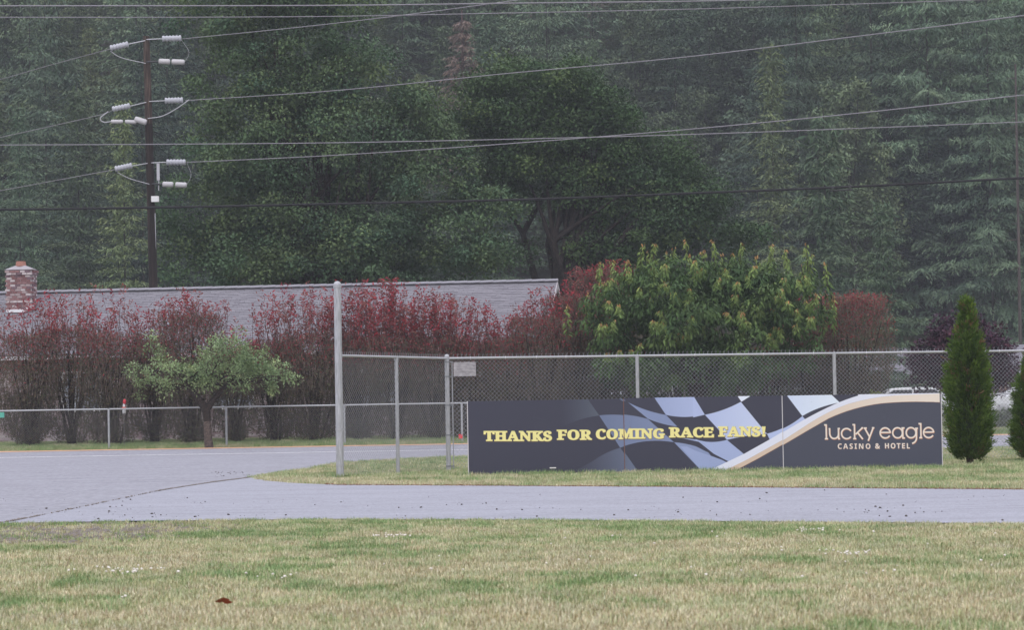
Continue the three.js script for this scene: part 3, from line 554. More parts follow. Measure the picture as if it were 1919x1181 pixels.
const ROUND = [[26, 5.2, [[0.11, 0.155, 0.085], [0.13, 0.175, 0.10]], [0.2, 0.25, 0.14]], [22, 5.8, [[0.10, 0.15, 0.10], [0.115, 0.165, 0.115]], [0.18, 0.24, 0.16]]].map(([h, r, cols, tip], i) => {
  seed(260 + i); const E = [[0, 0.62, 0, 1], [0.35, 0.5, 0.2, 0.75], [-0.4, 0.48, 0.1, 0.7], [0.1, 0.82, -0.1, 0.72], [-0.1, 0.36, 0.3, 0.7]].map(([x, y, z, k]) => ({ c: V(x * r, y * h, z * r), r: V(r * 0.8 * k, h * 0.2 * k, r * 0.8 * k) }));
  const cr = crown(E, { clumps: 230, clumpR: 1.0, leaves: 90, size: 0.3, flat: 0.6, shell: 0.2, cols, tip }), w = []; limb(w, V(0, -1, 0), V(0.3, h * 0.7, 0), 0.26, 0.1, 0.4, 6, 8);
  for (let j = 0; j < 10; j++) limb(w, V(0.1, h * rr(0.3, 0.6), 0), cr.centres[j * 9], 0.09, 0.03, 0.4, 4, 5);
  return { crown: cr.geo, wood: merged(w), H: h };
});
function fir(k, x, d, scale, turn, label, group, name = 'conifer_tree', lean = 1, tint = 0) {
  const base = [x, gy(x, -d), -d], t = thing(name, label, 'tree', base, group); t.rotation.y = turn; t.scale.set(scale * lean, scale, scale * lean);
  part('trunk', k.wood, FIRBARK, t); part('crown', k.crown, TINTS[tint], t); return t;
}
{
  seed(300);
  const near = [ // picture column, depth, kind, scale, label
    [40, 168, KIND[0], 0.62, 'mid green conifer behind the brick chimney'],
    [150, 176, KIND[4], 0.86, 'broad soft green conifer between the chimney and the utility pole'],
    [235, 160, KIND[2], 0.66, 'olive green conifer just beside the utility pole'],
    [90, 190, KIND[1], 0.95, 'tall drooping conifer above the chimney'],
    [1452, 176, KIND[2], 0.82, 'slim olive conifer beside the dome of the dark maple'],
    [1548, 150, BIG[1], 0.98, 'pale green young fir rising behind the leafy cherry'],
    [1655, 142, BIG[1], 0.66, 'small light fir with low sweeping branches beside the purple plum'],
    [1640, 200, KIND[3], 1.08, 'tall dark fir with a bare grey upper trunk'],
    [1745, 196, BIG[0], 0.98, 'large drooping fir above the purple plum'],
    [1858, 190, BIG[0], 0.86, 'large layered fir standing above the clipped arborvitae'],
    [1935, 194, BIG[0], 1.02, 'tall fir cut by the edge of the picture beside a bare trunk'],
    [1500, 196, BIG[0], 0.9, 'dense fir between the dark maple and the pale young fir'],
  ];
  for (const [px, d, k, s, lab] of near) fir(k, at(px, 500, d).x, d, s, rr(0, 6.28), lab, undefined, 'conifer_tree', 1, Math.floor(rnd() * 3));
  // two bare trunks and one dead brown conifer
  for (const [px, y0, y1, d, lab] of [[1667, 60, 560, 203, 'thin bare grey trunk between the firs above the banner'], [1911, 120, 660, 186, 'thin bare grey trunk near the edge of the picture']]) {
    const a = at(px, y1, d), b = at(px - 4, y0, d), g = gy(a.x, -d), o = thing('bare_trunk', lab, 'tree', [a.x, g, -d]);
    part('trunk', cylBetween(V(0, 0, 0), V(0.1, b.y - g, 0), 0.13, 0.06, 9), bark(0.28, 0.26, 0.26), o);
    const bm = bark(0.35, 0.32, 0.32); for (let i = 0; i < 16; i++) { const y = rr(0.35, 1) * (b.y - g), q = dirRnd(0); part('dead_branch', cylBetween(V(0, y, 0), V(q.x * 1.1, y - rr(0, 0.5), q.z * 1.1), 0.03, 0.01, 4), bm, o); }
  }
  {
    const d = 205, a = at(872, 400, d), b = at(874, 18, d), g = gy(a.x, -d), o = thing('dead_conifer', 'dead brown conifer showing between the two leafy maples', 'tree', [a.x, g, -d]), H = b.y - g, L = new Leaves(), w = [cylBetween(V(0, 0, 0), V(0, H, 0), 0.3, 0.05, 8)];
    for (let i = 0; i < 190; i++) { const t = rnd(), y = H * lerp(0.4, 0.97, t), q = rr(0, 6.28), len = lerp(3.4, 0.5, t) * rr(0.6, 1.1), e = V(Math.cos(q) * len, -0.25 * len, Math.sin(q) * len); w.push(cylBetween(V(0, y, 0), V(e.x, y + e.y, e.z), 0.035, 0.01, 3)); for (let j = 0; j < 16; j++) { const p = V(e.x, e.y, e.z).multiplyScalar(rr(0.25, 1)).add(V(0, y, 0)), dd = V(e.x * 0.3 + gauss() * 0.5, -0.4, e.z * 0.3 + gauss() * 0.5).normalize(); L.leaf(p, dd, across(dd), rr(0.3, 0.55), 0.09, vary([0.2, 0.148, 0.12], 0.2)); } }
    part('trunk', merged(w), bark(0.3, 0.22, 0.2), o); part('dead_foliage', L.build(), NEEDLE, o);
  }
  // rows climbing the hill
  let n = 0;
  for (let d = 193; d < 272; d += 5.5) {
    const half = d * 0.1745 + 7;
    for (let x = -half + rr(0, 4) ; x < half; x += rr(3.6, 7.2)) {
      const dd = d + rr(-2.5, 2.5), leafy = rnd() < 0.24 + 0.5 * noise(x * 0.05, d * 0.05, 50), k = leafy ? ROUND[rnd() < 0.5 ? 0 : 1] : KIND[Math.floor(rnd() * 5)], s = leafy ? rr(0.5, 0.8) : rr(0.42, 0.8), g = gy(x, -dd);
      const q = ppm(dd), px = 960 + x * q, top = 771 - (g + k.H * s - 1) * q - ROLL * (px - 960), low = 771 - (g + 0.1 * k.H - 1) * q, turn = rr(0, 6.28);
      if (low < 0 || top > 700) continue;                                                              // wholly above the frame
      if (px > 390 && px < 690 && top > 60) continue;              // wholly behind the broad maple
      if (px > 890 && px < 1340 && top > 220) continue;
      if (leafy) fir(k, x, dd, s, turn, 'hazy rounded broadleaf crown among the conifers on the hillside', 'rounded trees of the hillside forest', 'hillside_tree', rr(0.9, 1.2), [0, 1, 4][Math.floor(rnd() * 3)]);
      else fir(k, x, dd, s, turn, 'hazy conifer in the dense forest covering the hillside', 'conifers of the hillside forest', 'hillside_conifer', rr(1.0, 1.45), Math.floor(rnd() * 5));
      n++;
    }
  }
  console.log('hillside conifers', n);
}

// ---------------------------------------------------------------- broad trees behind the house
broadleaf('maple_tree', 'huge leafy maple towering behind the long roof beside the utility pole', 114, [600, 540], [
  [530, 90, 205, 190], [600, 300, 265, 190], [800, 290, 105, 140], [430, 420, 140, 120], [560, 480, 260, 75], [760, 470, 200, 80], [900, 440, 110, 100], [520, -60, 160, 120], [620, 520, 300, 45],
], { seed: 401, clumps: 640, clumpR: 0.95, leaves: 320, size: 0.13, flat: 0.62, shell: 0.15, trunk: 0.4, fork: [0, 4], limbs: 18, bark: bark(0.14, 0.12, 0.11), cols: [[0.092, 0.155, 0.075], [0.108, 0.172, 0.08], [0.08, 0.142, 0.078], [0.115, 0.165, 0.07]], tip: [0.19, 0.26, 0.11] });
broadleaf('maple_tree', 'dark domed maple with visible forked trunk behind the roof end', 117, [1042, 530], [
  [1000, 190, 140, 100], [930, 230, 100, 80], [1100, 250, 110, 100], [1020, 300, 130, 80], [1210, 340, 110, 90], [1300, 410, 100, 70], [1180, 440, 130, 70], [960, 330, 90, 70], [1110, 380, 100, 70], [1370, 450, 70, 45], [1140, 500, 90, 35], [960, 495, 60, 35],
], { seed: 402, clumps: 440, clumpR: 0.92, leaves: 310, size: 0.125, flat: 0.62, shell: 0.15, trunk: 0.42, fork: [0, 3.6], limbs: 16, bark: bark(0.09, 0.075, 0.075), cols: [[0.066, 0.118, 0.048], [0.076, 0.13, 0.052], [0.057, 0.102, 0.048]], tip: [0.15, 0.21, 0.07] });

// ---------------------------------------------------------------- house with the long roof
{
  const d = 94.5, r = at(1043, 526, d), ang = 0.115, len = 26, o = thing('house', 'long low house with grey shingled roof behind the red hedge', 'house', [r.x, gy(0, -92), -d]);
  o.rotation.y = -ang; // the end at the maple stands nearer to the road
  const Y = r.y - o.position.y, run = 4.6, eave = 2.72, pitch = Math.atan2(Y - eave, run), sl = Math.hypot(run, Y - eave);
  // local frame: ridge along -x from the origin at height Y; front slope falls towards +z
  const brickM = [[0.33, 0.26, 0.27], [0.38, 0.32, 0.33], [0.28, 0.21, 0.22], [0.44, 0.39, 0.40]].map((c) => std(rgb(...c), 0.95));
  const wl = run - 0.5;
  const bricks = [[], [], [], []]; seed(501);
  for (let y = 0, row = 0; y < eave - 0.1; y += 0.075, row++) for (let x = -len + 0.3 + (row % 2) * 0.105; x < -0.35; x += 0.21) bricks[Math.floor(rnd() * 4)].push(bx(0.2, 0.065, 0.05, x, y + 0.033, wl + rr(-0.003, 0.003)));
  part('mortar_wall', merged([bx(len - 0.6, eave - 0.08, 0.2, -len / 2, (eave - 0.08) / 2, wl - 0.11), bx(len - 0.6, eave - 0.08, 0.2, -len / 2, (eave - 0.08) / 2, -wl), bx(0.2, eave - 0.08, wl * 2 - 0.4, -0.42, (eave - 0.08) / 2, 0), bx(0.2, eave - 0.08, wl * 2 - 0.4, -len + 0.42, (eave - 0.08) / 2, 0)]), std(rgb(0.36, 0.33, 0.33), 0.95), o);
  bricks.forEach((b, i) => { part('brick_facing', merged(b), brickM[i], o).userData.kind = 'stuff'; });
  for (const px of [186, 480, 760, 985]) {
    const x = at(px, 730, 91).x - r.x - 0.3, w = part('window', merged([bx(1.3, 0.08, 0.08, x, 2.15, wl + 0.06), bx(1.3, 0.08, 0.08, x, 0.95, wl + 0.06), bx(0.08, 1.12, 0.08, x - 0.61, 1.55, wl + 0.06), bx(0.08, 1.12, 0.08, x + 0.61, 1.55, wl + 0.06), bx(0.05, 1.12, 0.06, x, 1.55, wl + 0.06)]), std(rgb(0.78, 0.78, 0.8), 0.6), o);
    part('pane', bx(1.14, 1.1, 0.01, x, 1.55, wl + 0.04), std(rgb(0.35, 0.38, 0.44), 0.15), w);
  }
  // roof deck, shingle courses (tabs joined by tone), ridge caps, fascia, rake board
  const slab = (z) => { const g = bx(len, 0.1, sl + 0.02, -len / 2, 0, 0); g.rotateX(z * pitch); g.translate(0, (Y + eave) / 2 - 0.1, z * run / 2); return g; };
  const rf = part('roof', merged([slab(1), slab(-1)]), std(rgb(0.2, 0.19, 0.21), 0.95), o);
  const tones = [[0.192, 0.184, 0.206], [0.205, 0.197, 0.22], [0.178, 0.17, 0.192], [0.216, 0.207, 0.23]], tabs = tones.map(() => []); seed(502);
  const nC = Math.floor(sl / 0.14);
  for (let i = 0; i < nC; i++) for (let x = -len + (i % 2) * 0.15; x < -0.05; x += 0.32) {
    const g = bx(0.31, 0.014, 0.17, 0, 0, 0); g.rotateX(pitch - 0.06); const s = (i + 0.5) * 0.14, wv = rr(-0.004, 0.004);
    g.translate(Math.min(x + 0.16, -0.14), Y - 0.02 - Math.sin(pitch) * s + wv, Math.cos(pitch) * s); tabs[Math.floor(rnd() * 4)].push(g);
  }
  tabs.forEach((b, i) => { part('shingles', merged(b), std(rgb(...tones[i]), 0.9), rf).userData.kind = 'stuff'; });
  for (let x = -len; x < -0.1; x += 0.42) { const g = merged([bx(0.44, 0.03, 0.17, 0, 0, 0.075).rotateX(pitch * 0.9), bx(0.44, 0.03, 0.17, 0, 0, -0.075).rotateX(-pitch * 0.9)]); g.rotateZ(0.03); g.translate(x + 0.21, Y + 0.045, 0); part('ridge_cap', g, std(rgb(0.24, 0.235, 0.26), 0.9), rf); }
  part('gutter', bx(len, 0.11, 0.1, -len / 2, eave - 0.1, run + 0.03), std(rgb(0.62, 0.6, 0.64), 0.5), o);
  const rake = bx(0.04, 0.2, sl, 0.02, -0.1, 0); rake.rotateX(pitch); rake.translate(0, (Y + eave) / 2 - 0.02, run / 2); part('rake_board', rake, std(rgb(0.48, 0.45, 0.47), 0.8), o);
  const rake2 = bx(0.04, 0.2, sl, 0.02, -0.1, 0); rake2.rotateX(-pitch); rake2.translate(0, (Y + eave) / 2 - 0.02, -run / 2); part('rake_board', rake2, std(rgb(0.48, 0.45, 0.47), 0.8), o);
  const gs = new THREE.Shape([new THREE.Vector2(-wl, eave - 0.1), new THREE.Vector2(wl, eave - 0.1), new THREE.Vector2(0, Y - 0.2)]), gg = new THREE.ExtrudeGeometry(gs, { depth: 0.1, bevelEnabled: false }); gg.rotateY(-Math.PI / 2); gg.translate(-0.4, 0, 0); part('gable', gg, std(rgb(0.6, 0.57, 0.58), 0.9), o);
  // chimney of separate bricks
  const k = ppm(95), ch = part('chimney', bx(0.86, 3.2, 0.56, 0, 1.5, -0.02), std(rgb(0.42, 0.38, 0.38), 1), o);
  o.updateMatrixWorld(true);
  const cl = o.worldToLocal(at(33, 560, 94.8)), topY = o.worldToLocal(at(33, 502, 94.8)).y, botY = o.worldToLocal(at(33, 600, 94.8)).y;
  ch.position.set(cl.x, botY - 1, run * 0.26);
  const hh = topY - ch.position.y, bm = [[0.22, 0.11, 0.11], [0.29, 0.16, 0.16], [0.40, 0.31, 0.31], [0.19, 0.12, 0.14], [0.55, 0.48, 0.48]].map((c) => std(rgb(...c), 0.95));
  ch.geometry = bx(0.84, hh - 0.02, 0.56, 0, (hh - 0.02) / 2, 0);
  seed(503); const bGeo = bx(0.152, 0.062, 0.1), sGeo = bx(0.1, 0.062, 0.152);
  for (let row = 0, y = 0.75; y < hh - 0.1; y += 0.075, row++) {
    const wide = y > hh - 0.26 ? 0.05 : 0;
    for (let i = 0; i < 5; i++) { const m = part('brick', bGeo, bm[Math.floor(rnd() * 5)], ch); m.position.set(-0.335 + i * 0.168 + (row % 2 ? 0.03 : -0.03) + rr(-0.008, 0.008), y + 0.03, 0.262 + wide + rr(-0.008, 0.008)); m.rotation.z = rr(-0.03, 0.03); }
    for (let i = 0; i < 3; i++) { const m = part('brick', sGeo, bm[Math.floor(rnd() * 5)], ch); m.position.set(0.402 + wide + rr(-0.008, 0.008), y + 0.03, 0.15 - i * 0.168 + (row % 2 ? 0.03 : -0.02)); }
  }
  part('mortar_crown', new THREE.CylinderGeometry(0.22, 0.66, 0.14, 4, 1).rotateY(Math.PI / 4).scale(1.0, 1, 0.72).translate(0, hh + 0.02, 0), std(rgb(0.36, 0.34, 0.36), 0.95), ch);
  part('flue', new THREE.CylinderGeometry(0.15, 0.18, 0.16, 16).translate(0, hh + 0.15, 0), std(rgb(0.36, 0.17, 0.13), 0.85), ch);
  part('flashing', bx(0.62, 0.1, 0.05, -0.08, Y - (run * 0.26 + 0.36) * Math.tan(pitch) + 0.07 - ch.position.y, 0.36), std(rgb(0.75, 0.75, 0.78), 0.45), ch);
}

// ---------------------------------------------------------------- red hedge
const STEM = bark(0.10, 0.08, 0.07);
function photinia(px, redTop, denseTop, wpx, sd, o = {}) {
  seed(sd); const d = o.d ?? rr(85.6, 86.6), k = ppm(d), x = at(px, 720, d).x, y0 = gy(x, -d), base = V(x, y0, -d);
  const yr = at(px, redTop, d).y - y0, yd = at(px, denseTop, d).y - y0, w = wpx / k / 2 * rr(1.15, 1.4), low = o.low ?? rr(1.5, 1.85), t = thing('photinia_shrub', o.label, 'shrub', base.toArray(), o.group);
  const st = [], L = new Leaves(), T = new Leaves(), ns = 20;
  for (let i = 0; i < ns; i++) {
    const a = rr(0, 6.283), b = V(Math.cos(a) * 0.16 * rnd(), -0.05, Math.sin(a) * 0.16 * rnd()), e = V(gauss() * w * 0.55, lerp(yd, low, 0.3) * rr(0.8, 1.1), gauss() * w * 0.5);
    limb(st, b, e, rr(0.022, 0.042), 0.012, 0.12, 4, 5);
  }
  const dark = [[0.125, 0.115, 0.068], [0.13, 0.10, 0.07], [0.10, 0.115, 0.058], [0.11, 0.09, 0.07]], red = [[0.27, 0.045, 0.06], [0.36, 0.05, 0.062], [0.22, 0.05, 0.055], [0.30, 0.11, 0.10], [0.24, 0.10, 0.085]];
  const prof = (f) => w * (0.85 + 0.38 * Math.sin(Math.PI * clamp(f, 0, 1) * 0.8 + 0.3));
  const twigs = Math.round((o.dense ?? 2600) * rr(1.15, 1.5));
  for (let i = 0; i < twigs; i++) { // twiggy dark body: short upright twigs with a few dull leaves
    const f = Math.pow(rnd(), 0.8), y = lerp(low - 0.5, yd + 0.1, f), R = prof(f) * Math.sqrt(rnd()), a = rr(0, 6.283), p = V(Math.cos(a) * R, y + gauss() * 0.08, Math.sin(a) * R * 0.75), dd = V(gauss() * 0.35, 1, gauss() * 0.35).normalize();
    T.leaf(p, dd, across(dd), rr(0.12, 0.3), 0.014, vary([0.15, 0.11, 0.09], 0.2));
    for (let j = 0; j < 2; j++) { const e = dirRnd(0.2); const hot = sst(0.3, 1.0, f + gauss() * 0.15); L.leaf(p.clone().addScaledVector(dd, rr(0.02, 0.2)), e, across(e), rr(0.05, 0.10), rr(0.022, 0.036), vary(rnd() < hot * (o.red ?? 0.7) ? red[Math.floor(rnd() * 4)] : dark[Math.floor(rnd() * 4)], 0.2)); }
  }
  const low2 = Math.round(twigs * rr(0.3, 0.65)), foot = rr(0.22, 0.62), lx0 = gauss() * 0.12; // sparse twigs between the bare stems
  for (let i = 0; i < low2; i++) { const y = lerp(0.1, low, Math.pow(rnd(), 1.25)), R = w * lerp(foot, 1.0, Math.min(1, y / rr(0.35, 0.8))) * Math.sqrt(rnd()), a = rr(0, 6.283), p = V(Math.cos(a) * R + lx0 * y, y, Math.sin(a) * R * 0.7), dd = V(gauss() * 0.3, 1, gauss() * 0.3).normalize(); T.leaf(p, dd, across(dd), rr(0.2, 0.5), 0.014, vary([0.085, 0.07, 0.06], 0.2)); for (let q = 0; q < 2; q++) { const e = dirRnd(0); L.leaf(p, e, across(e), 0.075, 0.03, vary(dark[Math.floor(rnd() * 4)], 0.2)); } }
  const shoots = Math.round((o.shoots ?? 38) * 1.15);
  for (let i = 0; i < shoots; i++) { // long shoots with glossy red leaves
    const sx = gauss() * w * 0.78, sz = gauss() * w * 0.45, y1 = lerp(yd, yr, Math.pow(rnd(), o.even ?? 0.65) * Math.exp(-sx * sx / (w * w * 3)) * (0.95 + 0.5 * noise(sx * 2.1 + px, 3))), y0s = yd - rr(0.1, 0.5), lx = gauss() * 0.36, lz = gauss() * 0.25, H = y1 - y0s;
    if (H < 0.1) continue;
    T.leaf(V(sx, y0s, sz), V(lx, H, lz).normalize(), V(1, 0, 0), H, 0.014, [0.10, 0.05, 0.045]); T.leaf(V(sx, y0s, sz), V(lx, H, lz).normalize(), V(0, 0, 1), H, 0.014, [0.10, 0.05, 0.045]);
    const nl = Math.round(H * rr(9, 21)), hue = red[Math.floor(rnd() * 5)];
    for (let j = 0; j < nl; j++) { const f = 0.1 + 0.92 * Math.pow(rnd(), 0.42), e = V(gauss(), rr(0.1, 1.1), gauss()).normalize(), p = V(sx + lx * f, y0s + H * f, sz + lz * f).add(V(gauss() * 0.075, gauss() * 0.03, gauss() * 0.075)); L.leaf(p, e, across(e), rr(0.08, 0.15), rr(0.03, 0.05), vary(f > 0.55 ? hue : mixc(hue, dark[1], 0.5), 0.14), 0.01); }
  }
  part('stems', merged(st), STEM, t); part('twigs', T.build(), NEEDLE, t); part('foliage', L.build(), LEAF, t);
}
const hedge = [ // column, top of red shoots, top of the dense body, width, options
  [55, 545, 640, 92, { label: 'red-tipped photinia under the brick chimney' }],
  [134, 540, 628, 104, { label: 'thick multi-stemmed red photinia beside the chimney shrub' }],
  [213, 538, 640, 92, { label: 'red photinia behind the low fence post and the small ornament' }],
  [290, 575, 652, 84, { label: 'dark red photinia behind the shaggy end of the apple tree' }],
  [357, 535, 604, 98, { shoots: 70, label: 'tall rust-red photinia rising above the middle of the apple tree' }],
  [441, 600, 668, 80, { shoots: 30, label: 'low photinia half hidden by the apple tree crown' }],
  [514, 550, 655, 86, { label: 'sparse photinia behind the outer twigs of the apple tree' }],
  [588, 512, 640, 96, { shoots: 70, label: 'photinia with loose red shoots next to the tall steel post' }],
  [668, 535, 650, 100, { shoots: 130, even: 0.8, label: 'bright red photinia above the short fence return' }],
  [742, 526, 648, 100, { shoots: 140, even: 0.8, label: 'bright red photinia reaching over the roof ridge' }],
  [815, 540, 650, 98, { shoots: 130, even: 0.8, label: 'scarlet photinia above the blank plate on the fence' }],
  [880, 565, 655, 78, { shoots: 80, even: 0.9, label: 'scarlet photinia at the gap where the roof shows' }],
  [955, 580, 650, 70, { shoots: 40, label: 'brownish photinia below the end of the roof' }],
  [1015, 555, 610, 92, { dense: 3200, label: 'mottled brown and red photinia in front of the roof end' }],
  [1072, 525, 570, 96, { dense: 3600, label: 'deep red photinia between the roof end and the leafy cherry' }],
  [1130, 492, 520, 100, { dense: 3800, shoots: 60, d: 87.6, label: 'tallest dark red photinia behind the edge of the cherry' }],
  [1590, 545, 570, 110, { dense: 4200, shoots: 50, d: 87.4, label: 'rounded maroon photinia beyond the cherry, above the banner' }],
  [1195, 640, 665, 96, { d: 87.6, shoots: 10, label: 'dark twiggy photinia under the near edge of the cherry' }],
  [1275, 650, 675, 96, { d: 87.9, shoots: 10, label: 'dark twiggy photinia behind the white-flowering shrub' }],
  [1355, 650, 675, 96, { d: 87.7, shoots: 10, label: 'dark twiggy photinia behind the trunk of the cherry' }],
  [1435, 645, 670, 96, { d: 87.9, shoots: 10, label: 'dark twiggy photinia under the far edge of the cherry' }],
  [1515, 590, 612, 80, { dense: 3000, d: 87.8, label: 'maroon photinia mostly hidden by the cherry leaves' }],
];
hedge.forEach(([px, r, dn, w, o], i) => photinia(px, r, dn, w, 600 + i, o));

// ---------------------------------------------------------------- apple tree, cherry, plum, arborvitae
{
  const d = 81.9, b = at(392, 836, d); seed(701);
  const base = V(b.x, gy(b.x, -d), -d), t = thing('apple_tree', 'small gnarled tree with pale green leaves at the roadside', 'tree', base.toArray());
  const cr = crown(env([[425, 685, 90, 50], [480, 705, 75, 45], [330, 705, 65, 38], [265, 712, 42, 34], [290, 655, 28, 22], [440, 648, 52, 28], [450, 634, 32, 18], [292, 642, 22, 16], [550, 690, 16, 14], [530, 712, 34, 22], [380, 715, 60, 30]], d, base, 0.9), { clumps: 190, clumpR: 0.25, leaves: 58, size: 0.078, flat: 0.8, shell: 0.1, cols: [[0.25, 0.34, 0.16], [0.29, 0.38, 0.18], [0.20, 0.28, 0.13]], tip: [0.46, 0.54, 0.28], aspect: 0.5 });
  const W = [], P = (px, py, dz = 0) => at(px, py, d).sub(base).add(V(0, 0, dz));
  const low = []; limb(low, P(393, 844), P(389, 790), 0.125, 0.10, 0.02, 5, 12); limb(W, P(389, 790), P(387, 766), 0.10, 0.12, 0.01, 3, 12); limb(W, P(388, 770), P(356, 728, 0.1), 0.13, 0.08, 0.08, 5, 9); limb(W, P(356, 728, 0.1), P(335, 700, 0.15), 0.085, 0.06, 0.05); limb(W, P(340, 728, 0.12), P(268, 722, 0.2), 0.06, 0.03, 0.06); limb(W, P(390, 765), P(430, 718, -0.1), 0.10, 0.06, 0.08); limb(W, P(430, 718, -0.1), P(470, 665, -0.1), 0.06, 0.03, 0.08); limb(W, P(425, 720), P(520, 712, 0.2), 0.05, 0.02, 0.08);
  for (let i = 0; i < 26; i++) { const e = cr.centres[Math.floor(rnd() * cr.centres.length)]; limb(W, P(rr(350, 430), rr(705, 730)), e, 0.03, 0.008, 0.1, 4, 5); }
  part('trunk', merged(low), bark(0.37, 0.32, 0.30), t); part('branches', merged(W), bark(0.13, 0.11, 0.10), t); part('crown', cr.geo, LEAF, t);
}
{
  const d = 84.6, r = broadleaf('cherry_tree', 'bushy green cherry with drooping leaves and orange shoot tips behind the banner', d, [1310, 830], [
    [1310, 590, 200, 105], [1180, 600, 105, 85], [1460, 590, 90, 95], [1290, 545, 135, 50], [1420, 548, 100, 50], [1320, 690, 210, 50], [1140, 575, 60, 60], [1500, 640, 55, 60],
  ], { seed: 711, clumps: 480, clumpR: 0.36, leaves: 90, size: 0.15, aspect: 0.34, droop: 1.3, flat: 0.8, shell: 0.15, trunk: 0.12, fork: [0, 0.9], limbs: 16, bark: bark(0.12, 0.09, 0.08), cols: [[0.075, 0.132, 0.044], [0.088, 0.15, 0.05], [0.062, 0.11, 0.04]], tip: [0.17, 0.24, 0.07] });
  const S = new Leaves(), stems = [], base = r.base;
  const shoot = (px, py, len, dz) => { const tip = at(px, py, d).sub(base).add(V(0, 0, dz)), a = tip.clone().add(V(gauss() * 0.1, -len, 0)); stems.push(cylBetween(a, tip, 0.012, 0.006, 4)); for (let j = 0; j < 56; j++) { const f = Math.pow(rnd(), 0.8), p = a.clone().lerp(tip, f), e = V(gauss() * 0.85, lerp(-0.55, -0.8, f), gauss() * 0.85).normalize(); S.leaf(p.add(V(gauss() * 0.05, 0.04 + gauss() * 0.03, gauss() * 0.05)), e, across(e), lerp(0.2, 0.11, f) * rr(0.8, 1.2), lerp(0.06, 0.04, f), vary(f > 0.93 ? [0.40, 0.24, 0.10] : mixc([0.11, 0.185, 0.055], [0.28, 0.36, 0.11], f), 0.14), 0.02); } };
  for (const [x, y] of [[1205, 458], [1225, 456], [1215, 466], [1283, 452], [1262, 464], [1335, 450], [1318, 470], [1390, 455], [1375, 475], [1445, 460], [1470, 470], [1510, 456], [1520, 478], [1148, 488], [1125, 492], [1175, 490], [1545, 495], [1555, 545], [1545, 570], [1062, 572], [1100, 552], [1130, 530], [1150, 524], [1250, 470], [1350, 478], [1416, 482], [1290, 480], [1500, 500], [1560, 560], [1120, 530]]) shoot(x, y, rr(0.7, 1.1), gauss() * 0.3);
  for (let i = 0; i < 70; i++) { const px = rr(1120, 1520), py = 490 + 150 * rnd(); shoot(px, py + Math.abs(px - 1320) * 0.14, rr(0.2, 0.38), rr(0.6, 1.9)); }
  part('shoot_stems', merged(stems), bark(0.25, 0.2, 0.12), r.t); part('young_shoots', S.build(), LEAF, r.t);
}
broadleaf('plum_tree', 'dark purple-leaved plum tree beside the clipped arborvitae', 89, [1805, 790], [[1805, 660, 92, 66], [1745, 692, 46, 42], [1865, 690, 46, 45], [1805, 700, 95, 42]], { seed: 721, clumps: 260, clumpR: 0.36, leaves: 80, size: 0.11, flat: 0.8, trunk: 0.09, fork: [0, 0.9], limbs: 9, bark: bark(0.08, 0.06, 0.06), cols: [[0.07, 0.03, 0.05], [0.08, 0.036, 0.058], [0.055, 0.028, 0.05]], tip: [0.12, 0.045, 0.06] });
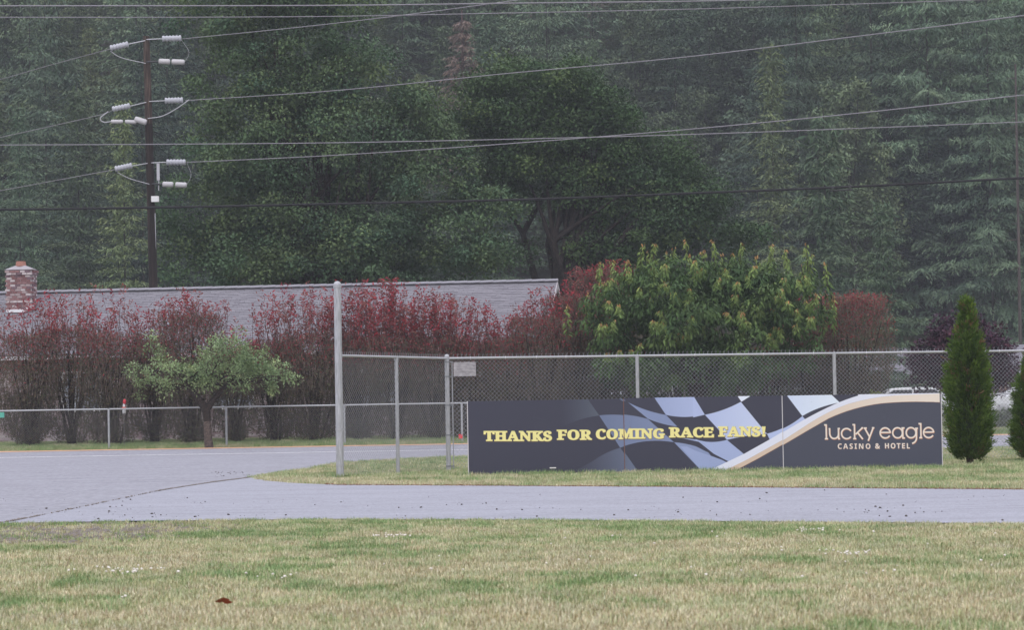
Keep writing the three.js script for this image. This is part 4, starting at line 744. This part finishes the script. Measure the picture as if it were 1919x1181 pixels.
{
  seed(731); const L = new Leaves(), prof = piecewise([[0.14, 0.1], [0.24, 0.27], [0.4, 0.36], [0.7, 0.39], [1.2, 0.37], [1.6, 0.32], [2.0, 0.24], [2.3, 0.14], [2.5, 0.065], [2.7, 0.01]]);
  for (let c = 0; c < 1500; c++) { // fans of flat sprays, each fan a little plume curving upwards
    const y = 0.2 + 2.5 * Math.pow(rnd(), 1.12), a = rr(0, 6.283), big = noise(Math.cos(a) * 1.7, y * 2.3, Math.sin(a) * 1.7), R = prof(y) * (0.93 + 0.3 * big + 0.22 * noise(Math.cos(a) * 3.4 + 7, y * 4.5, Math.sin(a) * 3.4)) * (rnd() < 0.3 ? rr(0.6, 0.85) : rr(0.86, 1.04));
    const out = V(Math.cos(a), 0, Math.sin(a)), p0 = out.clone().multiplyScalar(R * 0.72).add(V(0, y - 0.1, 0)), brown = big < -0.3 && rnd() < 0.35;
    const base = brown ? [0.16, 0.10, 0.06] : vary(mixc([0.038, 0.08, 0.018], [0.105, 0.17, 0.034], rnd()), 0.12), grow = out.clone().multiplyScalar(rr(0.4, 0.9) * (y > 1.9 ? 0.35 : 1)).add(V(gauss() * 0.3, rr(0.6, 1.1), gauss() * 0.3)).normalize(), H = rr(0.12, 0.27) * (y > 2.1 ? 0.8 : 1), sd0 = across(grow);
    for (let k = 0; k < 26; k++) {
      const f = rnd(), p = p0.clone().addScaledVector(grow, H * f).add(V(gauss() * 0.025, gauss() * 0.02, gauss() * 0.025)).addScaledVector(sd0, gauss() * 0.045 * (1 - f * 0.5) * (y > 2.1 ? 0.5 : 1));
      const dd = grow.clone().addScaledVector(sd0, gauss() * 0.6).addScaledVector(out, y > 2.1 ? 0.1 : 0.35).add(V(0, gauss() * 0.25, 0)).normalize(), col = vary(mixc(base, [base[0] * 1.35, base[1] * 1.3, base[2] * 1.1], f), 0.12);
      L.leaf(p, dd, across(dd), rr(0.035, 0.075), rr(0.011, 0.019), col, -0.006);
    }
  }
  const G = L.build(), wood = []; for (let i = 0; i < 5; i++) limb(wood, V(gauss() * 0.02, -0.03, gauss() * 0.02), V(gauss() * 0.06, 1.2, gauss() * 0.06), 0.035, 0.015, 0.03, 4, 7); limb(wood, V(0, -0.05, 0), V(0, 2.5, 0), 0.06, 0.008, 0.01, 6, 8);
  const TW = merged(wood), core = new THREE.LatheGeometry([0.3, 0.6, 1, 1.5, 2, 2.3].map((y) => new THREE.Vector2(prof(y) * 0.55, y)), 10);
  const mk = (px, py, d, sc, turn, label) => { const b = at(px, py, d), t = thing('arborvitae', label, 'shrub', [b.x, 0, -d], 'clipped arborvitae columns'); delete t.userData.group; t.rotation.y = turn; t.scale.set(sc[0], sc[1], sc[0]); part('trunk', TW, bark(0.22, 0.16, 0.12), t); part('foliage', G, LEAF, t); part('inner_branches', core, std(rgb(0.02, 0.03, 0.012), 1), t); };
  mk(1817, 880, 46.6, [1, 0.97], 0.6, 'tall conical green arborvitae standing at the end of the banner');
  mk(1934, 868, 49, [0.92, 0.68], 2.9, 'shorter green arborvitae cut off by the edge of the picture');
}
// small shrubs in the yards beyond the road
broadleaf('shrub', 'pale grey-green bush seen between the two arborvitae', 87, [1880, 812], [[1880, 790, 26, 22]], { seed: 741, category: 'shrub', clumps: 40, clumpR: 0.16, leaves: 50, size: 0.07, trunk: 0.02, fork: [0, 0.15], limbs: 5, bark: STEM, cols: [[0.16, 0.2, 0.13], [0.2, 0.24, 0.16]], tip: [0.35, 0.38, 0.3] });
broadleaf('shrub', 'yellow-green bush peeping over the banner beside the white car', 86.5, [1643, 800], [[1642, 750, 20, 18], [1640, 775, 24, 20]], { seed: 742, category: 'shrub', clumps: 34, clumpR: 0.15, leaves: 50, size: 0.07, trunk: 0.02, fork: [0, 0.2], limbs: 5, bark: STEM, cols: [[0.22, 0.26, 0.06], [0.18, 0.23, 0.06]], tip: [0.32, 0.36, 0.1] });
{
  const r = broadleaf('shrub', 'white-flowering shrub under the cherry behind the banner top', 85.2, [1225, 800], [[1225, 745, 32, 24], [1235, 780, 40, 25]], { seed: 743, category: 'shrub', clumps: 44, clumpR: 0.17, leaves: 50, size: 0.07, trunk: 0.02, fork: [0, 0.3], limbs: 6, bark: STEM, cols: [[0.07, 0.10, 0.04], [0.1, 0.12, 0.05]] });
  const L = new Leaves(); for (let i = 0; i < 42; i++) { const c = inEnv(r.E, 0.7).add(V(0, 0, 0.35)); for (let j = 0; j < 9; j++) { const e = dirRnd(0.3); L.leaf(c.clone().addScaledVector(dirRnd(), 0.03), e, across(e), 0.05, 0.04, vary([0.7, 0.68, 0.72], 0.08)); } }
  part('blossoms', L.build(), LEAF, r.t);
}
{ // garden pieces behind the fences
  const a = at(1222, 720, 86), g = gy(a.x, -86), o = thing('birdhouse', 'grey dome-topped birdhouse on a post behind the line post', 'birdhouse', [a.x, g, -86]), y = a.y - g;
  part('post', pipe(0, 0, 0, y - 0.05, 0.035), std(rgb(0.3, 0.28, 0.28)), o); part('house', new THREE.CylinderGeometry(0.13, 0.11, 0.2, 14).translate(0, y - 0.04, 0), std(rgb(0.4, 0.38, 0.4)), o);
  part('roof', new THREE.SphereGeometry(0.19, 16, 8, 0, 6.2832, 0, 1.5708).scale(1, 0.75, 1).translate(0, y + 0.06, 0), std(rgb(0.42, 0.39, 0.42), 0.9), o);
  const b = at(233, 765, 83.9), h = gy(b.x, -83.9), p = thing('garden_ornament', 'small red and white ornament on a stick above the low fence', 'ornament', [b.x, h, -83.9]), Y = b.y - h;
  part('stick', pipe(0, 0, 0, Y - 0.12, 0.010), std(rgb(0.2, 0.2, 0.2)), p); p.scale.set(0.72, 1, 0.72);
  part('body', new THREE.LatheGeometry([[0.001, -0.16], [0.07, -0.15], [0.075, -0.02], [0.045, 0.03], [0.05, 0.08], [0.03, 0.13], [0.001, 0.14]].map((q) => new THREE.Vector2(...q)), 14).translate(0.01, Y, 0), std(rgb(0.6, 0.6, 0.62), 0.7), p);
  part('hat', new THREE.SphereGeometry(0.065, 14, 10).scale(1, 1.2, 1).translate(0.03, Y + 0.18, 0), std(rgb(0.55, 0.04, 0.06), 0.6), p); part('belt', new THREE.CylinderGeometry(0.08, 0.08, 0.07, 14).translate(0.005, Y + 0.0, 0), std(rgb(0.62, 0.10, 0.05), 0.6), p);
}
// ---------------------------------------------------------------- far house and cars beyond the banner
{
  const d = 168, r0 = at(1575, 652, d), r1 = at(2060, 644, d), w = r1.x - r0.x, Y = at(1700, 650, d).y, e = at(1700, 711, d - 4).y, g = gy(0, -d);
  const o = thing('house', 'distant house with plain grey roof behind the purple plum', 'house', [r0.x, g, -d]);
  part('wall', merged([bx(w - 0.8, e - g, 0.2, w / 2, (e - g) / 2, 4), bx(w - 0.8, e - g, 0.2, w / 2, (e - g) / 2, -4), bx(0.2, e - g, 7.8, 0.5, (e - g) / 2, 0), bx(0.2, e - g, 7.8, w - 0.5, (e - g) / 2, 0)]), std(rgb(0.36, 0.23, 0.19), 0.95), o);
  const sl = Math.hypot(4.6, Y - e), pt = Math.atan2(Y - e, 4.6), rows = [];
  for (const s of [1, -1]) for (let i = 0; i < 22; i++) { const q = bx(w, 0.03, sl / 22 + 0.03, w / 2, 0, 0); q.rotateX(s * (pt - 0.05)); const f = (i + 0.5) / 22; q.translate(0, lerp(Y, e, f) - g, s * 4.6 * f); rows.push(q); }
  part('roof', merged(rows), std(rgb(0.21, 0.2, 0.23), 0.9), o);
  part('fascia', bx(w, 0.28, 0.06, w / 2, e - g - 0.1, 4.62), std(rgb(0.12, 0.10, 0.10), 0.7), o);
  for (const px of [1701, 1840, 1900]) { const x = at(px, 724, d - 4).x - r0.x, y = at(px, 726, d - 4).y - g, wd = part('window', merged([bx(0.8, 0.09, 0.08, x, y + 0.3, 4.13), bx(0.09, 0.7, 0.08, x - 0.36, y, 4.13), bx(0.09, 0.7, 0.08, x + 0.36, y, 4.13), bx(0.8, 0.09, 0.08, x, y - 0.35, 4.13)]), std(rgb(0.75, 0.75, 0.78), 0.6), o); part('pane', bx(0.66, 0.6, 0.02, x, y, 4.12), std(rgb(0.08, 0.09, 0.1), 0.15), wd); }
}
function car(px, topPy, d, label, scale, turn = 0) {
  const c = at(px, topPy, d), g = gy(c.x, -d), o = thing('parked_car', label, 'car', [c.x, g, -d]), k = (c.y - g) / 1.5; o.scale.set(scale, k, 1); o.rotation.y = turn;
  const body = new THREE.Shape(); body.moveTo(-2.2, 0.35); body.lineTo(-2.25, 0.75); body.quadraticCurveTo(-2.1, 0.92, -1.2, 0.98); body.lineTo(2.1, 0.98); body.quadraticCurveTo(2.28, 0.9, 2.25, 0.4); body.lineTo(2.1, 0.3); body.lineTo(-2.0, 0.3); body.closePath();
  const white = new THREE.MeshPhysicalMaterial({ color: rgb(0.78, 0.79, 0.82), roughness: 0.3, clearcoat: 0.6 });
  part('body', new THREE.ExtrudeGeometry(body, { depth: 1.6, bevelEnabled: true, bevelSize: 0.05, bevelThickness: 0.06, bevelSegments: 2 }).translate(0, 0, -0.8), white, o);
  const cab = new THREE.Shape(); cab.moveTo(-1.2, 0.99); cab.lineTo(-0.5, 1.42); cab.quadraticCurveTo(0.4, 1.5, 1.3, 1.42); cab.lineTo(1.9, 0.99); cab.closePath();
  part('cabin', new THREE.ExtrudeGeometry(cab, { depth: 1.36, bevelEnabled: true, bevelSize: 0.03, bevelThickness: 0.05, bevelSegments: 2 }).translate(0, 0, -0.68), white, o);
  const win = (a, b) => { const s = new THREE.Shape(); s.moveTo(a[0], 1.03); s.lineTo(a[1], 1.36); s.lineTo(b[1], 1.36); s.lineTo(b[0], 1.03); s.closePath(); return new THREE.ExtrudeGeometry(s, { depth: 0.012, bevelEnabled: false }).translate(0, 0, 0.735); };
  const glass = std(rgb(0.05, 0.055, 0.06), 0.1); part('window', win([-0.95, -0.45], [0.3, 0.3]), glass, o); part('window', win([0.38, 0.38], [1.65, 1.25]), glass, o);
  for (const x of [-1.4, 1.4]) for (const z of [-0.76, 0.76]) { const wh = part('wheel', new THREE.CylinderGeometry(0.32, 0.32, 0.2, 20).rotateX(Math.PI / 2).translate(x, 0.32, z), std(rgb(0.02, 0.02, 0.02), 0.8), o); part('rim', new THREE.CylinderGeometry(0.19, 0.19, 0.21, 14).rotateX(Math.PI / 2).translate(x, 0.32, z), std(rgb(0.5, 0.5, 0.52), 0.4, { metalness: 0.7 }), wh); }
}
car(1690, 726, 122, 'white car whose roof shows over the banner beside the fir', 1);
car(1930, 722, 119, 'white car parked beyond the two arborvitae', 1, 0.1);

// ---------------------------------------------------------------- utility pole and wires
const PD = 102, PK = ppm(PD), PORC = std(rgb(0.43, 0.44, 0.48), 0.45), GREYM = std(rgb(0.45, 0.45, 0.48), 0.5, { metalness: 0.2 });
{
  const top = at(275, 68, PD), bot = at(289, 560, PD), dir = bot.clone().sub(top), ground = gy(bot.x, -PD), b = bot.clone().addScaledVector(dir, (bot.y - ground) / -dir.y * 1.0);
  const o = thing('utility_pole', 'tall weathered wooden utility pole with white insulators behind the roof', 'utility pole', b.toArray());
  const rel = (px, py, dz = 0) => at(px, py, PD).sub(b).add(V(0, 0, dz)), T = top.clone().sub(b), split = T.clone().multiplyScalar(0.78);
  part('pole', cylBetween(V(0, -0.3, 0), split, 0.17, 0.135, 16), bark(0.075, 0.062, 0.06), o);
  part('pole_top', cylBetween(split, T, 0.134, 0.115, 16), bark(0.21, 0.175, 0.16), o).userData.label = 'reddish weathered upper section';
  part('conduit', cylBetween(rel(294, 560, 0.05), rel(291.5, 400, 0.05), 0.022, 0.022, 8), GREYM, o);
  const rod = (pts, r, name, m) => part(name, new THREE.TubeGeometry(new THREE.CatmullRomCurve3(pts), 14, r, 6), m, o);
  const insul = (ax, ay, bx_, by, shed0) => { const shed = shed0 * 0.9; // lathe of sheds between two picture points
    const a = rel(ax, ay, 0.16), e = rel(bx_, by, 0.16), L = e.distanceTo(a), pr = [[0.001, 0]]; const n = 6;
    for (let i = 0; i < n; i++) { const y = (i + 0.15) / n * L; pr.push([shed * 0.8, y], [shed, y + L / n * 0.15], [shed, y + L / n * 0.6], [shed * 0.78, y + L / n * 0.75]); } pr.push([0.001, L]);
    const g = new THREE.LatheGeometry(pr.map((q) => new THREE.Vector2(...q)), 16); g.applyQuaternion(new THREE.Quaternion().setFromUnitVectors(V(0, 1, 0), e.clone().sub(a).normalize())); g.translate(a.x, a.y, a.z); part('insulator', g, PORC, o);
  };
  const barrel = (ax, ay, bx_, by, r = 0.095) => { const a = rel(ax, ay, 0.16), e = rel(bx_, by, 0.16), L = e.distanceTo(a), g = new THREE.LatheGeometry([[0.001, 0], [r * 0.8, 0.01], [r, 0.05], [r, L - 0.05], [r * 0.8, L - 0.01], [0.001, L]].map((q) => new THREE.Vector2(...q)), 16); g.applyQuaternion(new THREE.Quaternion().setFromUnitVectors(V(0, 1, 0), e.clone().sub(a).normalize())); g.translate(a.x, a.y, a.z); part('cutout', g, std(rgb(0.5, 0.49, 0.5), 0.45), o); };
  insul(208, 92, 243, 84, 0.12); rod([rel(243, 84, 0.16), rel(274, 77, 0.1)], 0.022, 'bracket', GREYM);
  insul(305, 74, 342, 73, 0.12); rod([rel(305, 74, 0.16), rel(276, 75, 0.1)], 0.02, 'bracket', GREYM);
  insul(212, 206, 246, 199, 0.11); rod([rel(246, 200, 0.16), rel(277, 192, 0.1)], 0.018, 'bracket', GREYM);
  insul(310, 190, 345, 189, 0.12); rod([rel(310, 190, 0.16), rel(278, 191, 0.1)], 0.018, 'bracket', GREYM);
  insul(217, 318, 250, 311, 0.115); rod([rel(250, 312, 0.16), rel(282, 306, 0.1)], 0.018, 'bracket', GREYM);
  insul(313, 305, 350, 305, 0.115); rod([rel(313, 305, 0.16), rel(283, 306, 0.1)], 0.018, 'bracket', GREYM);
  barrel(299, 116, 321, 117); barrel(323, 117, 348, 118); rod([rel(276, 117, 0.1), rel(300, 117, 0.16)], 0.03, 'bracket', DARKSTEEL);
  barrel(306, 346, 327, 347); barrel(330, 347, 352, 348); rod([rel(284, 345, 0.1), rel(306, 346, 0.16)], 0.03, 'bracket', DARKSTEEL);
  barrel(210, 229, 233, 229, 0.07); barrel(236, 229, 258, 230, 0.07); barrel(254, 224, 277, 231, 0.105); rod([rel(256, 231, 0.16), rel(280, 231, 0.1)], 0.03, 'bracket', DARKSTEEL);
  rod([rel(209, 97, 0.16), rel(226, 108, 0.16), rel(275, 120, 0.15)], 0.014, 'jumper_wire', GREYM);
  rod([rel(205, 210, 0.16), rel(190, 224, 0.2), rel(196, 230, 0.2), rel(210, 229, 0.16)], 0.02, 'jumper_wire', GREYM);
  rod([rel(356, 188, 0.16), rel(334, 204, 0.2), rel(306, 219, 0.2), rel(279, 223, 0.14)], 0.018, 'jumper_wire', GREYM);
  rod([rel(222, 324, 0.16), rel(244, 335, 0.16), rel(282, 346, 0.15)], 0.014, 'jumper_wire', GREYM);
  rod([rel(342, 76, 0.16), rel(356, 100, 0.18), rel(348, 117, 0.16)], 0.006, 'jumper_wire', GREYM); rod([rel(352, 306, 0.16), rel(360, 330, 0.18), rel(352, 347, 0.16)], 0.006, 'jumper_wire', GREYM);
  part('riser', bx(0.1, 0.62, 0.06, ...rel(298, 322, 0.1).toArray()), GREYM, o); rod([rel(299, 335, 0.1), rel(299, 358, 0.1)], 0.02, 'riser_pipe', GREYM);
  part('meter_box', bx(0.26, 0.2, 0.16, ...rel(293, 374, 0.2).toArray()), std(rgb(0.75, 0.75, 0.74), 0.5), o);
}
function wire(pts, r, mat, label, group) { // pts: [px, py, depth]
  const c = new THREE.CatmullRomCurve3(pts.map((p) => at(...p)), false, 'centripetal');
  single('power_line', new THREE.TubeGeometry(c, 70, r * 0.8, 6), mat, label, 'power line', group);
}
const AL = std(rgb(0.26, 0.25, 0.275), 0.7), BLK = std(rgb(0.014, 0.014, 0.016), 0.8);
const WD = 76;
wire([[-150, 11.5, WD], [0, 11, WD], [640, 10, WD], [960, 6, WD], [1280, 2.5, WD], [1600, -4, WD]], 0.021, AL, 'topmost power line crossing above the pole top');
wire([[-150, 33, WD], [0, 32.5, WD], [320, 32.5, WD], [640, 30.5, WD], [900, 25.5, WD], [1280, 17.5, WD], [1560, 9, WD], [1919, -3, WD]], 0.014, AL, 'second power line passing just above the pole top');
wire([[-150, 272.5, WD], [0, 272, WD], [300, 270.5, WD], [640, 267.5, WD], [1000, 260, WD], [1280, 252.5, WD], [1600, 241, WD], [1919, 228.5, WD], [2100, 221, WD]], 0.015, AL, 'level power line crossing the middle of the pole below its paired cutouts');
wire([[-150, 393, WD - 1], [0, 393, WD - 1], [300, 389, WD - 1], [640, 382, WD - 1], [1000, 373.5, WD - 1], [1280, 363, WD - 1], [1600, 350, WD - 1], [1919, 333.5, WD - 1], [2100, 324, WD - 1]], 0.042, BLK, 'thick black cable, lowest of the overhead lines');
wire([[343, 73, 102], [500, 57.5, 96], [640, 42.5, 91], [780, 25.5, 87], [920, 7, 83.5], [1040, -10, 80.5]], 0.016, AL, 'power line rising steeply from the upper insulator of the pole');
wire([[348, 188.8, 102], [640, 169, 95], [960, 137, 90], [1280, 107.5, 86], [1600, 69, 82.5], [1919, 29, 79], [2100, 5, 77.5]], 0.017, AL, 'power line rising from the middle insulator of the pole');
wire([[351, 304.5, 102], [640, 290.5, 95], [960, 269, 90], [1280, 243.5, 86], [1600, 213, 82.5], [1919, 178, 79], [2100, 158, 77.5]], 0.017, AL, 'power line rising from the lower insulator of the pole');
wire([[208, 92, 102], [100, 121, 106], [0, 149.5, 110], [-150, 186, 116]], 0.016, AL, 'power line leaving the upper insulator towards the picture edge');
wire([[212, 206, 102], [205, 210.5, 102.3], [100, 236, 106], [0, 258, 110], [-150, 288, 116]], 0.016, AL, 'power line leaving the middle insulator towards the picture edge');
wire([[217, 318, 102], [100, 339.5, 106], [0, 358, 110], [-150, 384, 116]], 0.016, AL, 'power line leaving the lower insulator towards the picture edge');
{
  const a = at(1576, 353, WD - 1), o = thing('cable_clamp', 'small splice clamp hung on the thick black cable', 'clamp', a.toArray());
  part('rod', cylBetween(V(-0.3, -0.06, 0), V(0.3, -0.035, 0), 0.018, 0.018, 8), DARKSTEEL, o);
  part('bolt', bx(0.07, 0.07, 0.07, -0.22, 0.02, 0), DARKSTEEL, o); part('bolt', bx(0.07, 0.07, 0.07, 0.22, 0.04, 0), DARKSTEEL, o);
}

renderer.render(scene, camera);
